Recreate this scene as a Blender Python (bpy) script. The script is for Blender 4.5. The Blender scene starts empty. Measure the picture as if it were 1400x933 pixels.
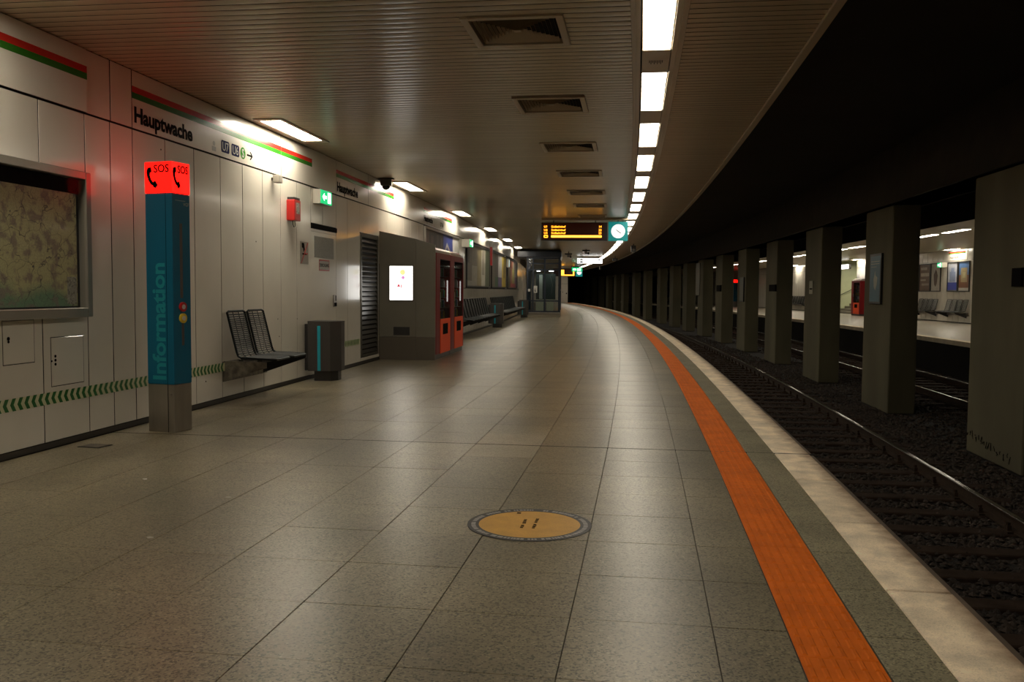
import bpy, math, random
from math import sin, cos, pi
from mathutils import Matrix, Vector
random.seed(7)
SC = bpy.context.scene
COL = SC.collection
# ---------------------------------------------------------------- the curved station: u = metres outwards, s = metres along the platform
CX, CY, R0, A0 = -516.85360573, 80.58355721, 523.0978488, -0.1546664949
def ang(s): return A0 + s / R0
def W(u, s, z=0.0):
    a = ang(s); return (CX + (R0 + u) * cos(a), CY + (R0 + u) * sin(a), z)
def frame(u, s, z=0.0, rz=0.0):
    return Matrix.Translation(W(u, s, z)) @ Matrix.Rotation(ang(s) + rz, 4, 'Z')
# ---------------------------------------------------------------- camera
cd = bpy.data.cameras.new('camera'); cam = bpy.data.objects.new('camera', cd); COL.objects.link(cam)
cd.sensor_width = 36; cd.lens = 31.568; cd.clip_start = 0.05; cd.clip_end = 500
PITCH, ROLL = 0.0564726, 0.00752454
F = Vector((0, cos(PITCH), -sin(PITCH))); U = Vector((0, sin(PITCH), cos(PITCH))); X = Vector((1, 0, 0))
Rv = X * cos(ROLL) + U * sin(ROLL); Uv = U * cos(ROLL) - X * sin(ROLL)
cam.matrix_world = Matrix(((Rv.x, Uv.x, -F.x, 0), (Rv.y, Uv.y, -F.y, 0), (Rv.z, Uv.z, -F.z, 1.4), (0, 0, 0, 1)))
SC.camera = cam
# ---------------------------------------------------------------- world and exposure
wd = bpy.data.worlds.new('world'); SC.world = wd; wd.use_nodes = True
wd.node_tree.nodes['Background'].inputs[0].default_value = (0.010, 0.008, 0.006, 1)
wd.node_tree.nodes['Background'].inputs[1].default_value = 0.15
SC.view_settings.view_transform = 'Standard'; SC.view_settings.look = 'None'
SC.view_settings.gamma = 1; SC.view_settings.use_curve_mapping = False
SC.view_settings.exposure = 0.0
SC.cycles.max_bounces = 6; SC.cycles.diffuse_bounces = 4; SC.cycles.glossy_bounces = 4
SC.cycles.transmission_bounces = 6; SC.cycles.transparent_max_bounces = 8
SC.cycles.sample_clamp_indirect = 4.0; SC.cycles.use_denoising = True
LAMP = 15.0       # radiance of the ceiling strip diffusers
WLAMP = 38.0      # wall side lamps
# ---------------------------------------------------------------- materials
MATS = {}
def mat(name, col, rough=0.5, metal=0.0, var=0.0, vscale=3.0, bump=0.0, bscale=40.0, emit=None, es=0.0,
        stain=0.0, sscale=1.0, spec=0.5, alpha=1.0, trans=0.0, rnd=0.0, speck=0.0, spscale=120.0, stretch=(1, 1, 1), rvar=0.0, coat=0.0):
    if name in MATS: return MATS[name]
    m = bpy.data.materials.new(name); m.use_nodes = True; MATS[name] = m
    nt = m.node_tree; N = nt.nodes; L = nt.links; b = N['Principled BSDF']
    b.inputs['Base Color'].default_value = (*col, 1); b.inputs['Roughness'].default_value = rough
    b.inputs['Metallic'].default_value = metal; b.inputs['Specular IOR Level'].default_value = spec
    b.inputs['Alpha'].default_value = alpha; b.inputs['Transmission Weight'].default_value = trans
    b.inputs['Coat Weight'].default_value = coat; b.inputs['Coat Roughness'].default_value = 0.11
    m.diffuse_color = (*col, 1)
    if emit is not None:
        b.inputs['Emission Color'].default_value = (*emit, 1); b.inputs['Emission Strength'].default_value = es
    need = var or bump or stain or speck or rvar
    if need:
        g = N.new('ShaderNodeNewGeometry'); mp = N.new('ShaderNodeMapping')
        mp.inputs['Scale'].default_value = stretch
        L.new(g.outputs['Position'], mp.inputs['Vector']); P = mp.outputs['Vector']
    last = None
    def mul(fac_socket, lo, hi, last):
        mr = N.new('ShaderNodeMapRange'); mr.inputs['To Min'].default_value = lo; mr.inputs['To Max'].default_value = hi
        mr.inputs['From Min'].default_value = 0.3; mr.inputs['From Max'].default_value = 0.7
        L.new(fac_socket, mr.inputs['Value'])
        if last is None: return mr.outputs[0]
        mm = N.new('ShaderNodeMath'); mm.operation = 'MULTIPLY'; L.new(last, mm.inputs[0]); L.new(mr.outputs[0], mm.inputs[1]); return mm.outputs[0]
    if var:
        n = N.new('ShaderNodeTexNoise'); n.inputs['Scale'].default_value = vscale; n.inputs['Detail'].default_value = 5
        L.new(P, n.inputs['Vector']); last = mul(n.outputs[0], 1 - var, 1 + var, last)
    if stain:
        n = N.new('ShaderNodeTexNoise'); n.inputs['Scale'].default_value = sscale; n.inputs['Detail'].default_value = 3
        L.new(P, n.inputs['Vector']); last = mul(n.outputs[0], 1 - stain, 1 + stain * .4, last)
    if speck:
        v = N.new('ShaderNodeTexVoronoi'); v.inputs['Scale'].default_value = spscale; L.new(P, v.inputs['Vector'])
        sp = N.new('ShaderNodeSeparateColor'); L.new(v.outputs['Color'], sp.inputs[0])
        cr = N.new('ShaderNodeValToRGB'); e = cr.color_ramp.elements
        e[0].position = 0.0; e[0].color = (1 - speck,) * 3 + (1,); e[1].position = 1.0; e[1].color = (1 + speck * .9,) * 3 + (1,)
        q = e.new(.2); q.color = (1 - speck * .8,) * 3 + (1,); q = e.new(.26); q.color = (1, 1, 1, 1); q = e.new(.86); q.color = (1.04, 1.04, 1.04, 1)
        L.new(sp.outputs[0], cr.inputs[0]); bw = N.new('ShaderNodeRGBToBW'); L.new(cr.outputs[0], bw.inputs[0])
        if last is None: last = bw.outputs[0]
        else:
            mm = N.new('ShaderNodeMath'); mm.operation = 'MULTIPLY'; L.new(last, mm.inputs[0]); L.new(bw.outputs[0], mm.inputs[1]); last = mm.outputs[0]
    if rnd:
        gi = N.new('ShaderNodeNewGeometry'); oi = N.new('ShaderNodeObjectInfo')
        ad = N.new('ShaderNodeMath'); ad.operation = 'ADD'; L.new(gi.outputs['Random Per Island'], ad.inputs[0]); L.new(oi.outputs['Random'], ad.inputs[1])
        fr = N.new('ShaderNodeMath'); fr.operation = 'FRACT'; L.new(ad.outputs[0], fr.inputs[0])
        mr = N.new('ShaderNodeMapRange'); mr.inputs['To Min'].default_value = 1 - rnd; mr.inputs['To Max'].default_value = 1 + rnd
        L.new(fr.outputs[0], mr.inputs['Value'])
        if last is None: last = mr.outputs[0]
        else:
            mm = N.new('ShaderNodeMath'); mm.operation = 'MULTIPLY'; L.new(last, mm.inputs[0]); L.new(mr.outputs[0], mm.inputs[1]); last = mm.outputs[0]
    if last is not None:
        vm = N.new('ShaderNodeVectorMath'); vm.operation = 'SCALE'; vm.inputs[0].default_value = col
        L.new(last, vm.inputs['Scale']); L.new(vm.outputs[0], b.inputs['Base Color'])
    if rvar:
        n = N.new('ShaderNodeTexNoise'); n.inputs['Scale'].default_value = 2.2; n.inputs['Detail'].default_value = 3
        L.new(P, n.inputs['Vector']); o = mul(n.outputs[0], rough * (1 - rvar), rough * (1 + rvar), None); L.new(o, b.inputs['Roughness'])
    if bump:
        n = N.new('ShaderNodeTexNoise'); n.inputs['Scale'].default_value = bscale; n.inputs['Detail'].default_value = 3
        L.new(P, n.inputs['Vector']); bp = N.new('ShaderNodeBump'); bp.inputs['Strength'].default_value = 1.0; bp.inputs['Distance'].default_value = bump
        L.new(n.outputs[0], bp.inputs['Height']); L.new(bp.outputs[0], b.inputs['Normal'])
    return m
FLOOR = mat('terrazzo', (0.212, 0.178, 0.114), .335, var=.12, vscale=1.7, stain=.34, sscale=.9, rnd=.06, speck=.72, spscale=115)
FLOORP = mat('terrazzo_pale', (0.29, 0.245, 0.17), .38, var=.1, rnd=.05, speck=.45, spscale=130)
GROUT = mat('grout', (0.05, 0.042, 0.033), .8)
GREYT = mat('grey_terrazzo', (0.25, 0.222, 0.145), .40, var=.22, vscale=2.2, rnd=.06, speck=.7, spscale=130)
COPE = mat('coping_stone', (0.88, 0.73, 0.54), .6, var=.16, vscale=3, stain=.2, sscale=7, rnd=.06, speck=.14, spscale=180)
def edge_dirt(m):   # grime worn into the outer rim of each coping stone
    nt = m.node_tree; N = nt.nodes; L = nt.links; b = N['Principled BSDF']; src = b.inputs['Base Color'].links[0].from_socket
    tc = N.new('ShaderNodeTexCoord'); sp = N.new('ShaderNodeSeparateXYZ'); L.new(tc.outputs['Object'], sp.inputs[0])
    n = N.new('ShaderNodeTexNoise'); n.inputs['Scale'].default_value = 9; n.inputs['Detail'].default_value = 6; g = N.new('ShaderNodeNewGeometry'); L.new(g.outputs['Position'], n.inputs['Vector'])
    ma = N.new('ShaderNodeMath'); ma.operation = 'MULTIPLY_ADD'; ma.inputs[1].default_value = .16; L.new(n.outputs[0], ma.inputs[0]); L.new(sp.outputs[0], ma.inputs[2])
    mr = N.new('ShaderNodeMapRange'); mr.inputs['From Min'].default_value = .25; mr.inputs['From Max'].default_value = .37; mr.inputs['To Max'].default_value = .8; L.new(ma.outputs[0], mr.inputs['Value'])
    mx = N.new('ShaderNodeMix'); mx.data_type = 'RGBA'; L.new(mr.outputs[0], mx.inputs[0]); L.new(src, mx.inputs[6]); mx.inputs[7].default_value = (.20, .11, .055, 1); L.new(mx.outputs[2], b.inputs['Base Color'])
COPE_FAR = mat('coping_stone_far', (0.84, 0.72, 0.53), .6, var=.16, vscale=3)
edge_dirt(COPE)
ORANGE = mat('orange_rubber', (0.60, 0.125, 0.004), .75, var=.12, vscale=5, rnd=.05, spec=.15)
LIP = mat('rusty_lip', (0.095, 0.066, 0.046), .6, var=.3)
BLACK = mat('dark_recess', (0.006, 0.005, 0.004), .9)
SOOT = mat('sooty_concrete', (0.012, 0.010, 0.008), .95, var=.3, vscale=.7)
CONC = mat('concrete', (0.105, 0.092, 0.052), .85, var=.16, vscale=1.1, stain=.25, sscale=.9, bump=.002, bscale=25, stretch=(1, 1, .35))
BALL = mat('ballast', (0.034, 0.023, 0.017), .9, var=.35, vscale=1.5, rnd=.55)
BBASE = mat('ballast_bed', (0.012, 0.008, 0.006), .95, var=.4, vscale=14, bump=.03, bscale=16)
SLEEP = mat('sleeper_wood', (0.040, 0.026, 0.019), .95, spec=.1, var=.3, vscale=6)
RUST = mat('rusted_rail', (0.030, 0.017, 0.010), .8, spec=.2, var=.3, vscale=12)
RAILT = mat('polished_rail', (0.52, 0.50, 0.47), .22, metal=1)
ENAM = mat('enamel_panel', (0.74, 0.69, 0.60), .24, var=.03, vscale=2, rnd=.02, bump=.0004, bscale=2.2, coat=.55)
ENAMJ = mat('panel_joint', (0.02, 0.016, 0.012), .7)
SLAT = mat('ceiling_slat', (0.44, 0.365, 0.25), .25, rnd=.05, spec=.55)
TRIMM = mat('ceiling_trim', (0.44, 0.37, 0.255), .35)
LAMPM = mat('lamp_diffuser', (0.8, 0.8, 0.8), .5, emit=(1, .91, .735), es=LAMP)
WLAMPM = mat('wall_lamp_diffuser', (0.8, 0.8, 0.8), .5, emit=(1, .91, .735), es=WLAMP)
DUCT = mat('vent_metal', (0.40, 0.33, 0.23), .4)
STEEL = mat('brushed_steel', (0.34, 0.31, 0.27), .36, metal=.85, var=.12, vscale=9, stretch=(1, 1, .2))
GSTEEL = mat('grey_cladding', (0.20, 0.182, 0.14), .33, metal=.1, var=.05)
GSTEELD = mat('grey_skirt', (0.12, 0.10, 0.075), .4, metal=.2)
TEAL = mat('teal_paint', (0.003, 0.105, 0.185), .4, var=.05, spec=.3)
TEALL = mat('pale_teal_lettering', (0.010, 0.24, 0.28), .35)
DARKP = mat('dark_paint', (0.020, 0.018, 0.017), .4)
BINM = mat('bin_anthracite', (0.045, 0.040, 0.036), .42, var=.06)
CYAN = mat('cyan_stripe', (0.01, 0.30, 0.38), .4)
SEATM = mat('seat_wire', (0.005, 0.008, 0.0075), .45, spec=.16)
REDH = mat('sos_red_light', (0.5, 0.0, 0.0), .3, emit=(1, .006, .003), es=2.3)
REDP = mat('red_paint', (0.42, 0.012, 0.010), .3)
DRED = mat('dark_red_cabinet', (0.20, 0.004, 0.006), .45, spec=.2)
ORED = mat('orange_red_panel', (0.90, 0.085, 0.010), .5, spec=.2)
YEL = mat('yellow_plastic', (0.60, 0.42, 0.02), .4)
WHITE = mat('white_print', (0.50, 0.48, 0.45), .7, spec=.1)
INK = mat('black_ink', (0.008, 0.007, 0.007), .85, spec=.03)
STRED = mat('stripe_red', (0.50, 0.022, 0.014), .22, spec=.2)
STGRN = mat('stripe_green', (0.030, 0.17, 0.015), .22, spec=.2)
NAVY = mat('navy_square', (0.008, 0.009, 0.060), .85, spec=.03)
SGRN = mat('s_green', (0.05, 0.22, 0.03), .85, spec=.03)
CHG = mat('chevron_green', (0.012, 0.135, 0.022), .3)
CHY = mat('chevron_pale', (0.60, 0.60, 0.38), .3)
GLASS = mat('tinted_glass', (0.02, 0.025, 0.025), .04, alpha=.42, spec=.6)
CGLASS = mat('shelter_glass', (0.02, 0.03, 0.035), .04, alpha=.30, spec=.6)
NAVYF = mat('navy_frame', (0.010, 0.016, 0.030), .3)
LBOX = mat('lightbox_white', (0.8, 0.8, 0.8), .5, emit=(1, .98, .93), es=2.6)
GRNE = mat('exit_green_light', (0, .3, .1), .4, emit=(.0, .62, .20), es=1.0)
WHTE = mat('exit_white_light', (.8, .8, .8), .4, emit=(.75, 1, .85), es=3.2)
LEDE = mat('amber_led', (.3, .1, 0), .4, emit=(1, .33, .015), es=5.5)
LEDB = mat('amber_led_bar', (.3, .1, 0), .4, emit=(1, .42, .03), es=4.5)
LEDBG = mat('display_ground', (0.018, 0.003, 0.001), .3, emit=(.06, .004, 0), es=.12)
CLOCKT = mat('clock_teal', (0.0, 0.14, .15), .35, emit=(.0, .22, .21), es=.6)
CLOCKW = mat('clock_white', (.8, .8, .8), .4, emit=(1, 1, 1), es=.8)
DISC = mat('disc_ochre', (0.52, 0.27, 0.030), .5, var=.10, vscale=9, speck=.10, spscale=200)
DISCR = mat('disc_ring', (0.022, 0.020, 0.024), .5)
DISCW = mat('disc_lettering', (0.30, 0.29, 0.29), .5)
# town map print
def map_mat():
    m = bpy.data.materials.new('town_map_print'); m.use_nodes = True; nt = m.node_tree; N = nt.nodes; L = nt.links; b = N['Principled BSDF']
    b.inputs['Roughness'].default_value = .45
    tc = N.new('ShaderNodeTexCoord')
    def noise(sc, det=4):
        n = N.new('ShaderNodeTexNoise'); n.inputs['Scale'].default_value = sc; n.inputs['Detail'].default_value = det; L.new(tc.outputs['Object'], n.inputs['Vector']); return n.outputs[0]
    def ramp(sock, stops):
        r = N.new('ShaderNodeValToRGB'); e = r.color_ramp.elements
        e[0].position, e[0].color = stops[0][0], (*stops[0][1], 1); e[1].position, e[1].color = stops[-1][0], (*stops[-1][1], 1)
        for p, c in stops[1:-1]: x = e.new(p); x.color = (*c, 1)
        L.new(sock, r.inputs[0]); return r.outputs[0]
    def mix(f, a, bb, k='MIX'):
        x = N.new('ShaderNodeMix'); x.data_type = 'RGBA'; x.blend_type = k
        if isinstance(f, float): x.inputs[0].default_value = f
        else: L.new(f, x.inputs[0])
        for i, q in ((6, a), (7, bb)):
            if isinstance(q, tuple): x.inputs[i].default_value = (*q, 1)
            else: L.new(q, x.inputs[i])
        return x.outputs[2]
    sep = N.new('ShaderNodeSeparateXYZ'); L.new(tc.outputs['Object'], sep.inputs[0])
    hz = N.new('ShaderNodeMath'); hz.operation = 'MULTIPLY_ADD'; hz.inputs[1].default_value = .55; hz.inputs[2].default_value = .0
    L.new(noise(2.2), hz.inputs[0]); ad = N.new('ShaderNodeMath'); ad.operation = 'ADD'; L.new(hz.outputs[0], ad.inputs[0]); L.new(sep.outputs[2], ad.inputs[1])
    base = ramp(ad.outputs[0], [(.42, (.16, .28, .17)), (.56, (.50, .47, .24)), (1.0, (.54, .50, .27))])
    town = ramp(noise(10, 12), [(.50, (0, 0, 0)), (.60, (.75, .75, .75))])
    c = mix(town, base, (.24, .18, .16))
    v = N.new('ShaderNodeTexVoronoi'); v.feature = 'DISTANCE_TO_EDGE'; v.inputs['Scale'].default_value = 5; 
    dn = N.new('ShaderNodeTexNoise'); dn.inputs['Scale'].default_value = 6; L.new(tc.outputs['Object'], dn.inputs['Vector'])
    va = N.new('ShaderNodeVectorMath'); va.operation = 'MULTIPLY_ADD'; va.inputs[1].default_value = (.22, .22, .22); L.new(dn.outputs['Color'], va.inputs[0]); L.new(tc.outputs['Object'], va.inputs[2]); L.new(va.outputs[0], v.inputs['Vector'])
    road = ramp(v.outputs['Distance'], [(.0, (1, 1, 1)), (.014, (0, 0, 0))])
    c = mix(road, c, (.05, .04, .05))
    v2 = N.new('ShaderNodeTexVoronoi'); v2.feature = 'DISTANCE_TO_EDGE'; v2.inputs['Scale'].default_value = 42; L.new(va.outputs[0], v2.inputs['Vector'])
    r2 = ramp(v2.outputs['Distance'], [(.0, (.45, .45, .45)), (.06, (0, 0, 0))])
    c = mix(r2, c, (.06, .045, .05)); L.new(c, b.inputs['Base Color']); return m
MAPM = map_mat()
# ---------------------------------------------------------------- mesh builder
class MB:
    def __init__(s): s.v = []; s.f = []; s.mi = []
    def add(s, vs, fs, mi=0):
        o = len(s.v); s.v += [tuple(v) for v in vs]; s.f += [tuple(i + o for i in f) for f in fs]; s.mi += [mi] * len(fs); return s
    def box(s, x0, x1, y0, y1, z0, z1, mi=0, c=0.0):
        if c <= 0:
            vs = [(x, y, z) for x in (x0, x1) for y in (y0, y1) for z in (z0, z1)]
            return s.add(vs, [(0, 1, 3, 2), (4, 6, 7, 5), (0, 4, 5, 1), (2, 3, 7, 6), (0, 2, 6, 4), (1, 5, 7, 3)], mi)
        vs = []; idx = {}
        for i, x in enumerate((x0, x1)):
            for j, y in enumerate((y0, y1)):
                for k, z in enumerate((z0, z1)):
                    sx, sy, sz = (1 if i == 0 else -1), (1 if j == 0 else -1), (1 if k == 0 else -1)
                    idx[i, j, k, 'x'] = len(vs); vs.append((x, y + sy * c, z + sz * c))
                    idx[i, j, k, 'y'] = len(vs); vs.append((x + sx * c, y, z + sz * c))
                    idx[i, j, k, 'z'] = len(vs); vs.append((x + sx * c, y + sy * c, z))
        fs = []
        for i in (0, 1):
            q = [idx[i, 0, 0, 'x'], idx[i, 0, 1, 'x'], idx[i, 1, 1, 'x'], idx[i, 1, 0, 'x']]; fs.append(q if i == 0 else q[::-1])
            q = [idx[0, i, 0, 'y'], idx[1, i, 0, 'y'], idx[1, i, 1, 'y'], idx[0, i, 1, 'y']]; fs.append(q if i == 0 else q[::-1])
            q = [idx[0, 0, i, 'z'], idx[0, 1, i, 'z'], idx[1, 1, i, 'z'], idx[1, 0, i, 'z']]; fs.append(q if i == 0 else q[::-1])
        for a in (0, 1):
            for b in (0, 1):
                fs.append([idx[a, b, 0, 'x'], idx[a, b, 1, 'x'], idx[a, b, 1, 'y'], idx[a, b, 0, 'y']])
                fs.append([idx[a, 0, b, 'x'], idx[a, 1, b, 'x'], idx[a, 1, b, 'z'], idx[a, 0, b, 'z']])
                fs.append([idx[0, a, b, 'y'], idx[1, a, b, 'y'], idx[1, a, b, 'z'], idx[0, a, b, 'z']])
                for k in (0, 1): fs.append([idx[a, b, k, 'x'], idx[a, b, k, 'y'], idx[a, b, k, 'z']])
        return s.add(vs, fs, mi)
    def plate(s, y0, y1, z0, z1, x0, x1, c=.004, mi=0, side=None):       # open-backed panel facing +x, chamfered front edge
        vs = []
        for x, d in ((x0, 0), (x1 - c, 0), (x1, c)): vs += [(x, y0 + d, z0 + d), (x, y1 - d, z0 + d), (x, y1 - d, z1 - d), (x, y0 + d, z1 - d)]
        fs = [(8, 9, 10, 11)]
        for r in (0, 4):
            for k in range(4): fs.append((r + k, r + (k + 1) % 4, r + 4 + (k + 1) % 4, r + 4 + k))
        s.add(vs, fs, mi)
        if side is not None: s.mi[-8:-4] = [side] * 4
        return s
    def prism(s, pts, lo, hi, axis='z', mi=0):
        def q(a, b, h): return {'z': (a, b, h), 'y': (a, h, b), 'x': (h, a, b)}[axis]
        n = len(pts); vs = [q(a, b, lo) for a, b in pts] + [q(a, b, hi) for a, b in pts]
        fs = [tuple(range(n - 1, -1, -1)), tuple(range(n, 2 * n))] + [(k, (k + 1) % n, n + (k + 1) % n, n + k) for k in range(n)]
        return s.add(vs, fs, mi)
    def disc(s, cx, cy, r, lo, hi, axis='z', n=24, mi=0, a0=0.0):
        return s.prism([(cx + r * cos(a0 + 2 * pi * k / n), cy + r * sin(a0 + 2 * pi * k / n)) for k in range(n)], lo, hi, axis, mi)
    def ring(s, cx, cy, r0, r1, lo, hi, n=64, mi=0):
        vs = []
        for k in range(n):
            a = 2 * pi * k / n; c_, s_ = cos(a), sin(a)
            vs += [(cx + r0 * c_, cy + r0 * s_, lo), (cx + r1 * c_, cy + r1 * s_, lo), (cx + r1 * c_, cy + r1 * s_, hi), (cx + r0 * c_, cy + r0 * s_, hi)]
        fs = []
        for k in range(n):
            a, b = 4 * k, 4 * ((k + 1) % n)
            for j in range(4): fs.append((a + j, b + j, b + (j + 1) % 4, a + (j + 1) % 4))
        return s.add(vs, fs, mi)
    def tube(s, pts, r, n=6, closed=False, mi=0):
        P = [Vector(p) for p in pts]; m = len(P); vs = []; prev = None
        for i in range(m):
            if closed: t = P[(i + 1) % m] - P[i - 1]
            else: t = P[min(i + 1, m - 1)] - P[max(i - 1, 0)]
            t.normalize()
            if prev is None:
                a = Vector((0, 0, 1)) if abs(t.z) < .9 else Vector((1, 0, 0)); nrm = t.cross(a).normalized()
            else: nrm = (prev - t * prev.dot(t)).normalized()
            prev = nrm; bn = t.cross(nrm)
            for k in range(n): vs.append(P[i] + (nrm * cos(2 * pi * k / n) + bn * sin(2 * pi * k / n)) * r)
        fs = []
        for i in range(m if closed else m - 1):
            for k in range(n): fs.append((i * n + k, i * n + (k + 1) % n, ((i + 1) % m) * n + (k + 1) % n, ((i + 1) % m) * n + k))
        if not closed: fs += [tuple(range(n))[::-1], tuple((m - 1) * n + k for k in range(n))]
        return s.add(vs, fs, mi)
    def sweep(s, prof, s0, s1, step=2.0, mi=0, closed=True, caps=True):   # profile of (u, z) run along the curve, world coordinates
        n = max(1, int(math.ceil((s1 - s0) / step))); m = len(prof); vs = []
        for i in range(n + 1):
            t = s0 + (s1 - s0) * i / n
            for u, z in prof: vs.append(W(u, t, z))
        fs = []
        for i in range(n):
            for k in range(m if closed else m - 1): fs.append((i * m + k, i * m + (k + 1) % m, (i + 1) * m + (k + 1) % m, (i + 1) * m + k))
        if closed and caps: fs += [tuple(range(m))[::-1], tuple(n * m + k for k in range(m))]
        return s.add(vs, fs, mi)
    def sbox(s, u0, u1, s0, s1, z0, z1, step=2.0, mi=0): return s.sweep([(u0, z0), (u1, z0), (u1, z1), (u0, z1)], s0, s1, step, mi)
    def at(s, mtx):
        s.v = [tuple(mtx @ Vector(v)) for v in s.v]; return s
    def mesh(s, name, mats):
        me = bpy.data.meshes.new(name); me.from_pydata(s.v, [], s.f)
        for m in (mats if isinstance(mats, (list, tuple)) else [mats]): me.materials.append(m)
        if any(s.mi): me.polygons.foreach_set('material_index', s.mi)
        me.update(); return me
def put(name, me, parent=None, M=None):
    o = bpy.data.objects.new(name, me); COL.objects.link(o)
    if parent is not None: o.parent = parent
    if M is not None: o.matrix_basis = M
    return o
def B(mb, name, mats, parent=None, M=None): return put(name, mb.mesh(name, mats), parent, M)
def tag(o, label=None, cat=None, group=None, kind=None):
    if label: o['label'] = label
    if cat: o['category'] = cat
    if group: o['group'] = group
    if kind: o['kind'] = kind
    return o
def thing(name, label, cat, u, s, z=0.0, rz=0.0, group=None):
    o = bpy.data.objects.new(name, None); COL.objects.link(o); o.empty_display_size = .1
    o.matrix_basis = frame(u, s, z, rz); return tag(o, label, cat, group)
def dup(root, M, label, group=None):
    r = root.copy(); COL.objects.link(r); r.matrix_basis = M; r['label'] = label
    if group: r['group'] = group
    for ch in list(root.children):
        c = ch.copy(); COL.objects.link(c); c.parent = r
        for g in list(ch.children): d = g.copy(); COL.objects.link(d); d.parent = c
    return r
def T(x=0, y=0, z=0): return Matrix.Translation((x, y, z))
def recalc(me):
    import bmesh
    b = bmesh.new(); b.from_mesh(me); bmesh.ops.recalc_face_normals(b, faces=b.faces); b.to_mesh(me); b.free()
# lettering: text curve turned into a mesh. face 'x' reads along +y facing +x; face 'y' reads along +x facing -y; 'up' lies on the floor
def lettering(body, size, material, parent, x, y, z, face='x', align='LEFT', sx=1.0, name='lettering', rot=0.0, bold=.0, tag_label=None):
    c = bpy.data.curves.new(name, 'FONT'); c.body = body; c.size = size; c.align_x = align; c.extrude = .0012; c.offset = bold; c.resolution_u = 3
    o = bpy.data.objects.new(name, c); COL.objects.link(o)
    dg = bpy.context.evaluated_depsgraph_get(); me = bpy.data.meshes.new_from_object(o.evaluated_get(dg)); bpy.data.objects.remove(o); bpy.data.curves.remove(c)
    me.materials.clear(); me.materials.append(material)
    R2 = Matrix.Rotation(rot, 4, 'Z'); S = Matrix.Diagonal((sx, 1, 1, 1))
    if face == 'x': Q = Matrix(((0, 0, 1, 0), (1, 0, 0, 0), (0, 1, 0, 0), (0, 0, 0, 1)))
    elif face == 'y': Q = Matrix(((1, 0, 0, 0), (0, 0, -1, 0), (0, 1, 0, 0), (0, 0, 0, 1)))
    elif face == '-x': Q = Matrix(((0, 0, -1, 0), (-1, 0, 0, 0), (0, 1, 0, 0), (0, 0, 0, 1)))
    else: Q = Matrix.Identity(4)
    me.transform(Q @ R2 @ S); return put(name, me, parent, T(x, y, z))

WU = -5.09; ZC = 3.57; SEND = 106.0
# ================================================================ SETTING: floor
fl = B(MB().sbox(-5.14, 1.10, -8, SEND, -.30, -.012, 2), 'floor', GROUT); tag(fl, kind='structure')
cols = [(-5.07, -4.492), (-4.488, -3.902), (-3.898, -3.302), (-3.298, -2.702), (-2.698, -2.107), (-2.103, -1.510), (-1.506, -.915), (-.911, -.316), (-.312, .280), (.284, .584)]
PT = .604; ST0 = 3.164 - 2 * PT
def tile_mb(w, l, c=.0012): # top at z=0, x 0..w, y 0..l
    m = MB(); vs = []
    for z, d in ((-.02, 0), (-c, 0), (0, c)): vs += [(d, d, z), (w - d, d, z), (w - d, l - d, z), (d, l - d, z)]
    fs = [(8, 9, 10, 11)]
    for r in (0, 4):
        for k in range(4): fs.append((r + k, r + (k + 1) % 4, r + 4 + (k + 1) % 4, r + 4 + k))
    return m.add(vs, fs)
tms = [tile_mb(b - a, PT - .004).mesh('floor_tile', FLOOR) for a, b in cols]
gme = tile_mb(1.126 - .895, PT - .004).mesh('floor_tile', GREYT)
ROWS = 27
for r in range(ROWS):
    s = ST0 + r * PT
    for k, (a, b) in enumerate(cols):
        o = put('floor_tile', tms[k], fl, frame(a, s, random.uniform(-.0008, .0006)))
        if k == 6 and r in (9, 10): o.data = tile_mb(b - a, PT - .004).mesh('floor_tile', FLOORP)
    put('floor_tile', gme, fl, frame(.895, s, random.uniform(-.0006, .0006)))
far = MB(); farg = MB()
def addtile(mb, a, b, s, l):
    t = tile_mb(b - a, l); t.at(frame(a, s, 0)); mb.add(t.v, t.f)
for r in range(ROWS, int((SEND - ST0) / PT)):
    s = ST0 + r * PT
    for a, b in cols: addtile(far, a, b, s, PT - .004)
    addtile(farg, .895, 1.126, s, PT - .004)
for r in range(1, 16):
    s = ST0 - r * PT
    for a, b in cols: addtile(far, a, b, s, PT - .004)
    addtile(farg, .895, 1.126, s, PT - .004)
tag(B(far, 'distant_tiles', FLOOR, fl), kind='stuff'); tag(B(farg, 'distant_edge_tiles', GREYT, fl), kind='stuff')
# expansion joint cover
B(MB().box(0, 6.55, 0, .012, -.01, .0012), 'expansion_joint', ENAMJ, fl, frame(-5.09, 7.990, 0))
# tactile strip
ts = B(MB().sbox(.588, .889, -8, SEND, -.02, -.003, 2), 'tactile_strip', GROUT); tag(ts, kind='structure')
tt = tile_mb(.297, .298); 
for k in range(6):
    for j in range(3):
        x = .026 + k * .049; y = .012 + j * .098
        vs = [(x - .012, y, 0), (x + .012, y, 0), (x + .012, y + .088, 0), (x - .012, y + .088, 0), (x - .006, y + .006, .004), (x + .006, y + .006, .004), (x + .006, y + .082, .004), (x - .006, y + .082, .004)]
        tt.add(vs, [(4, 5, 6, 7), (0, 1, 5, 4), (1, 2, 6, 5), (2, 3, 7, 6), (3, 0, 4, 7)])
tme = tt.mesh('tactile_tile', ORANGE)
for k in range(250): put('tactile_tile', tme, ts, frame(.590, 2.0 + k * .302, .001))
ft = MB().sbox(.590, .887, 77.5, SEND, -.002, .002, 1.5); ft.sbox(.590, .887, -8, 2.0, -.002, .002, 1.5)
tag(B(ft, 'distant_tactile_tiles', ORANGE, ts), kind='stuff')
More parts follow.
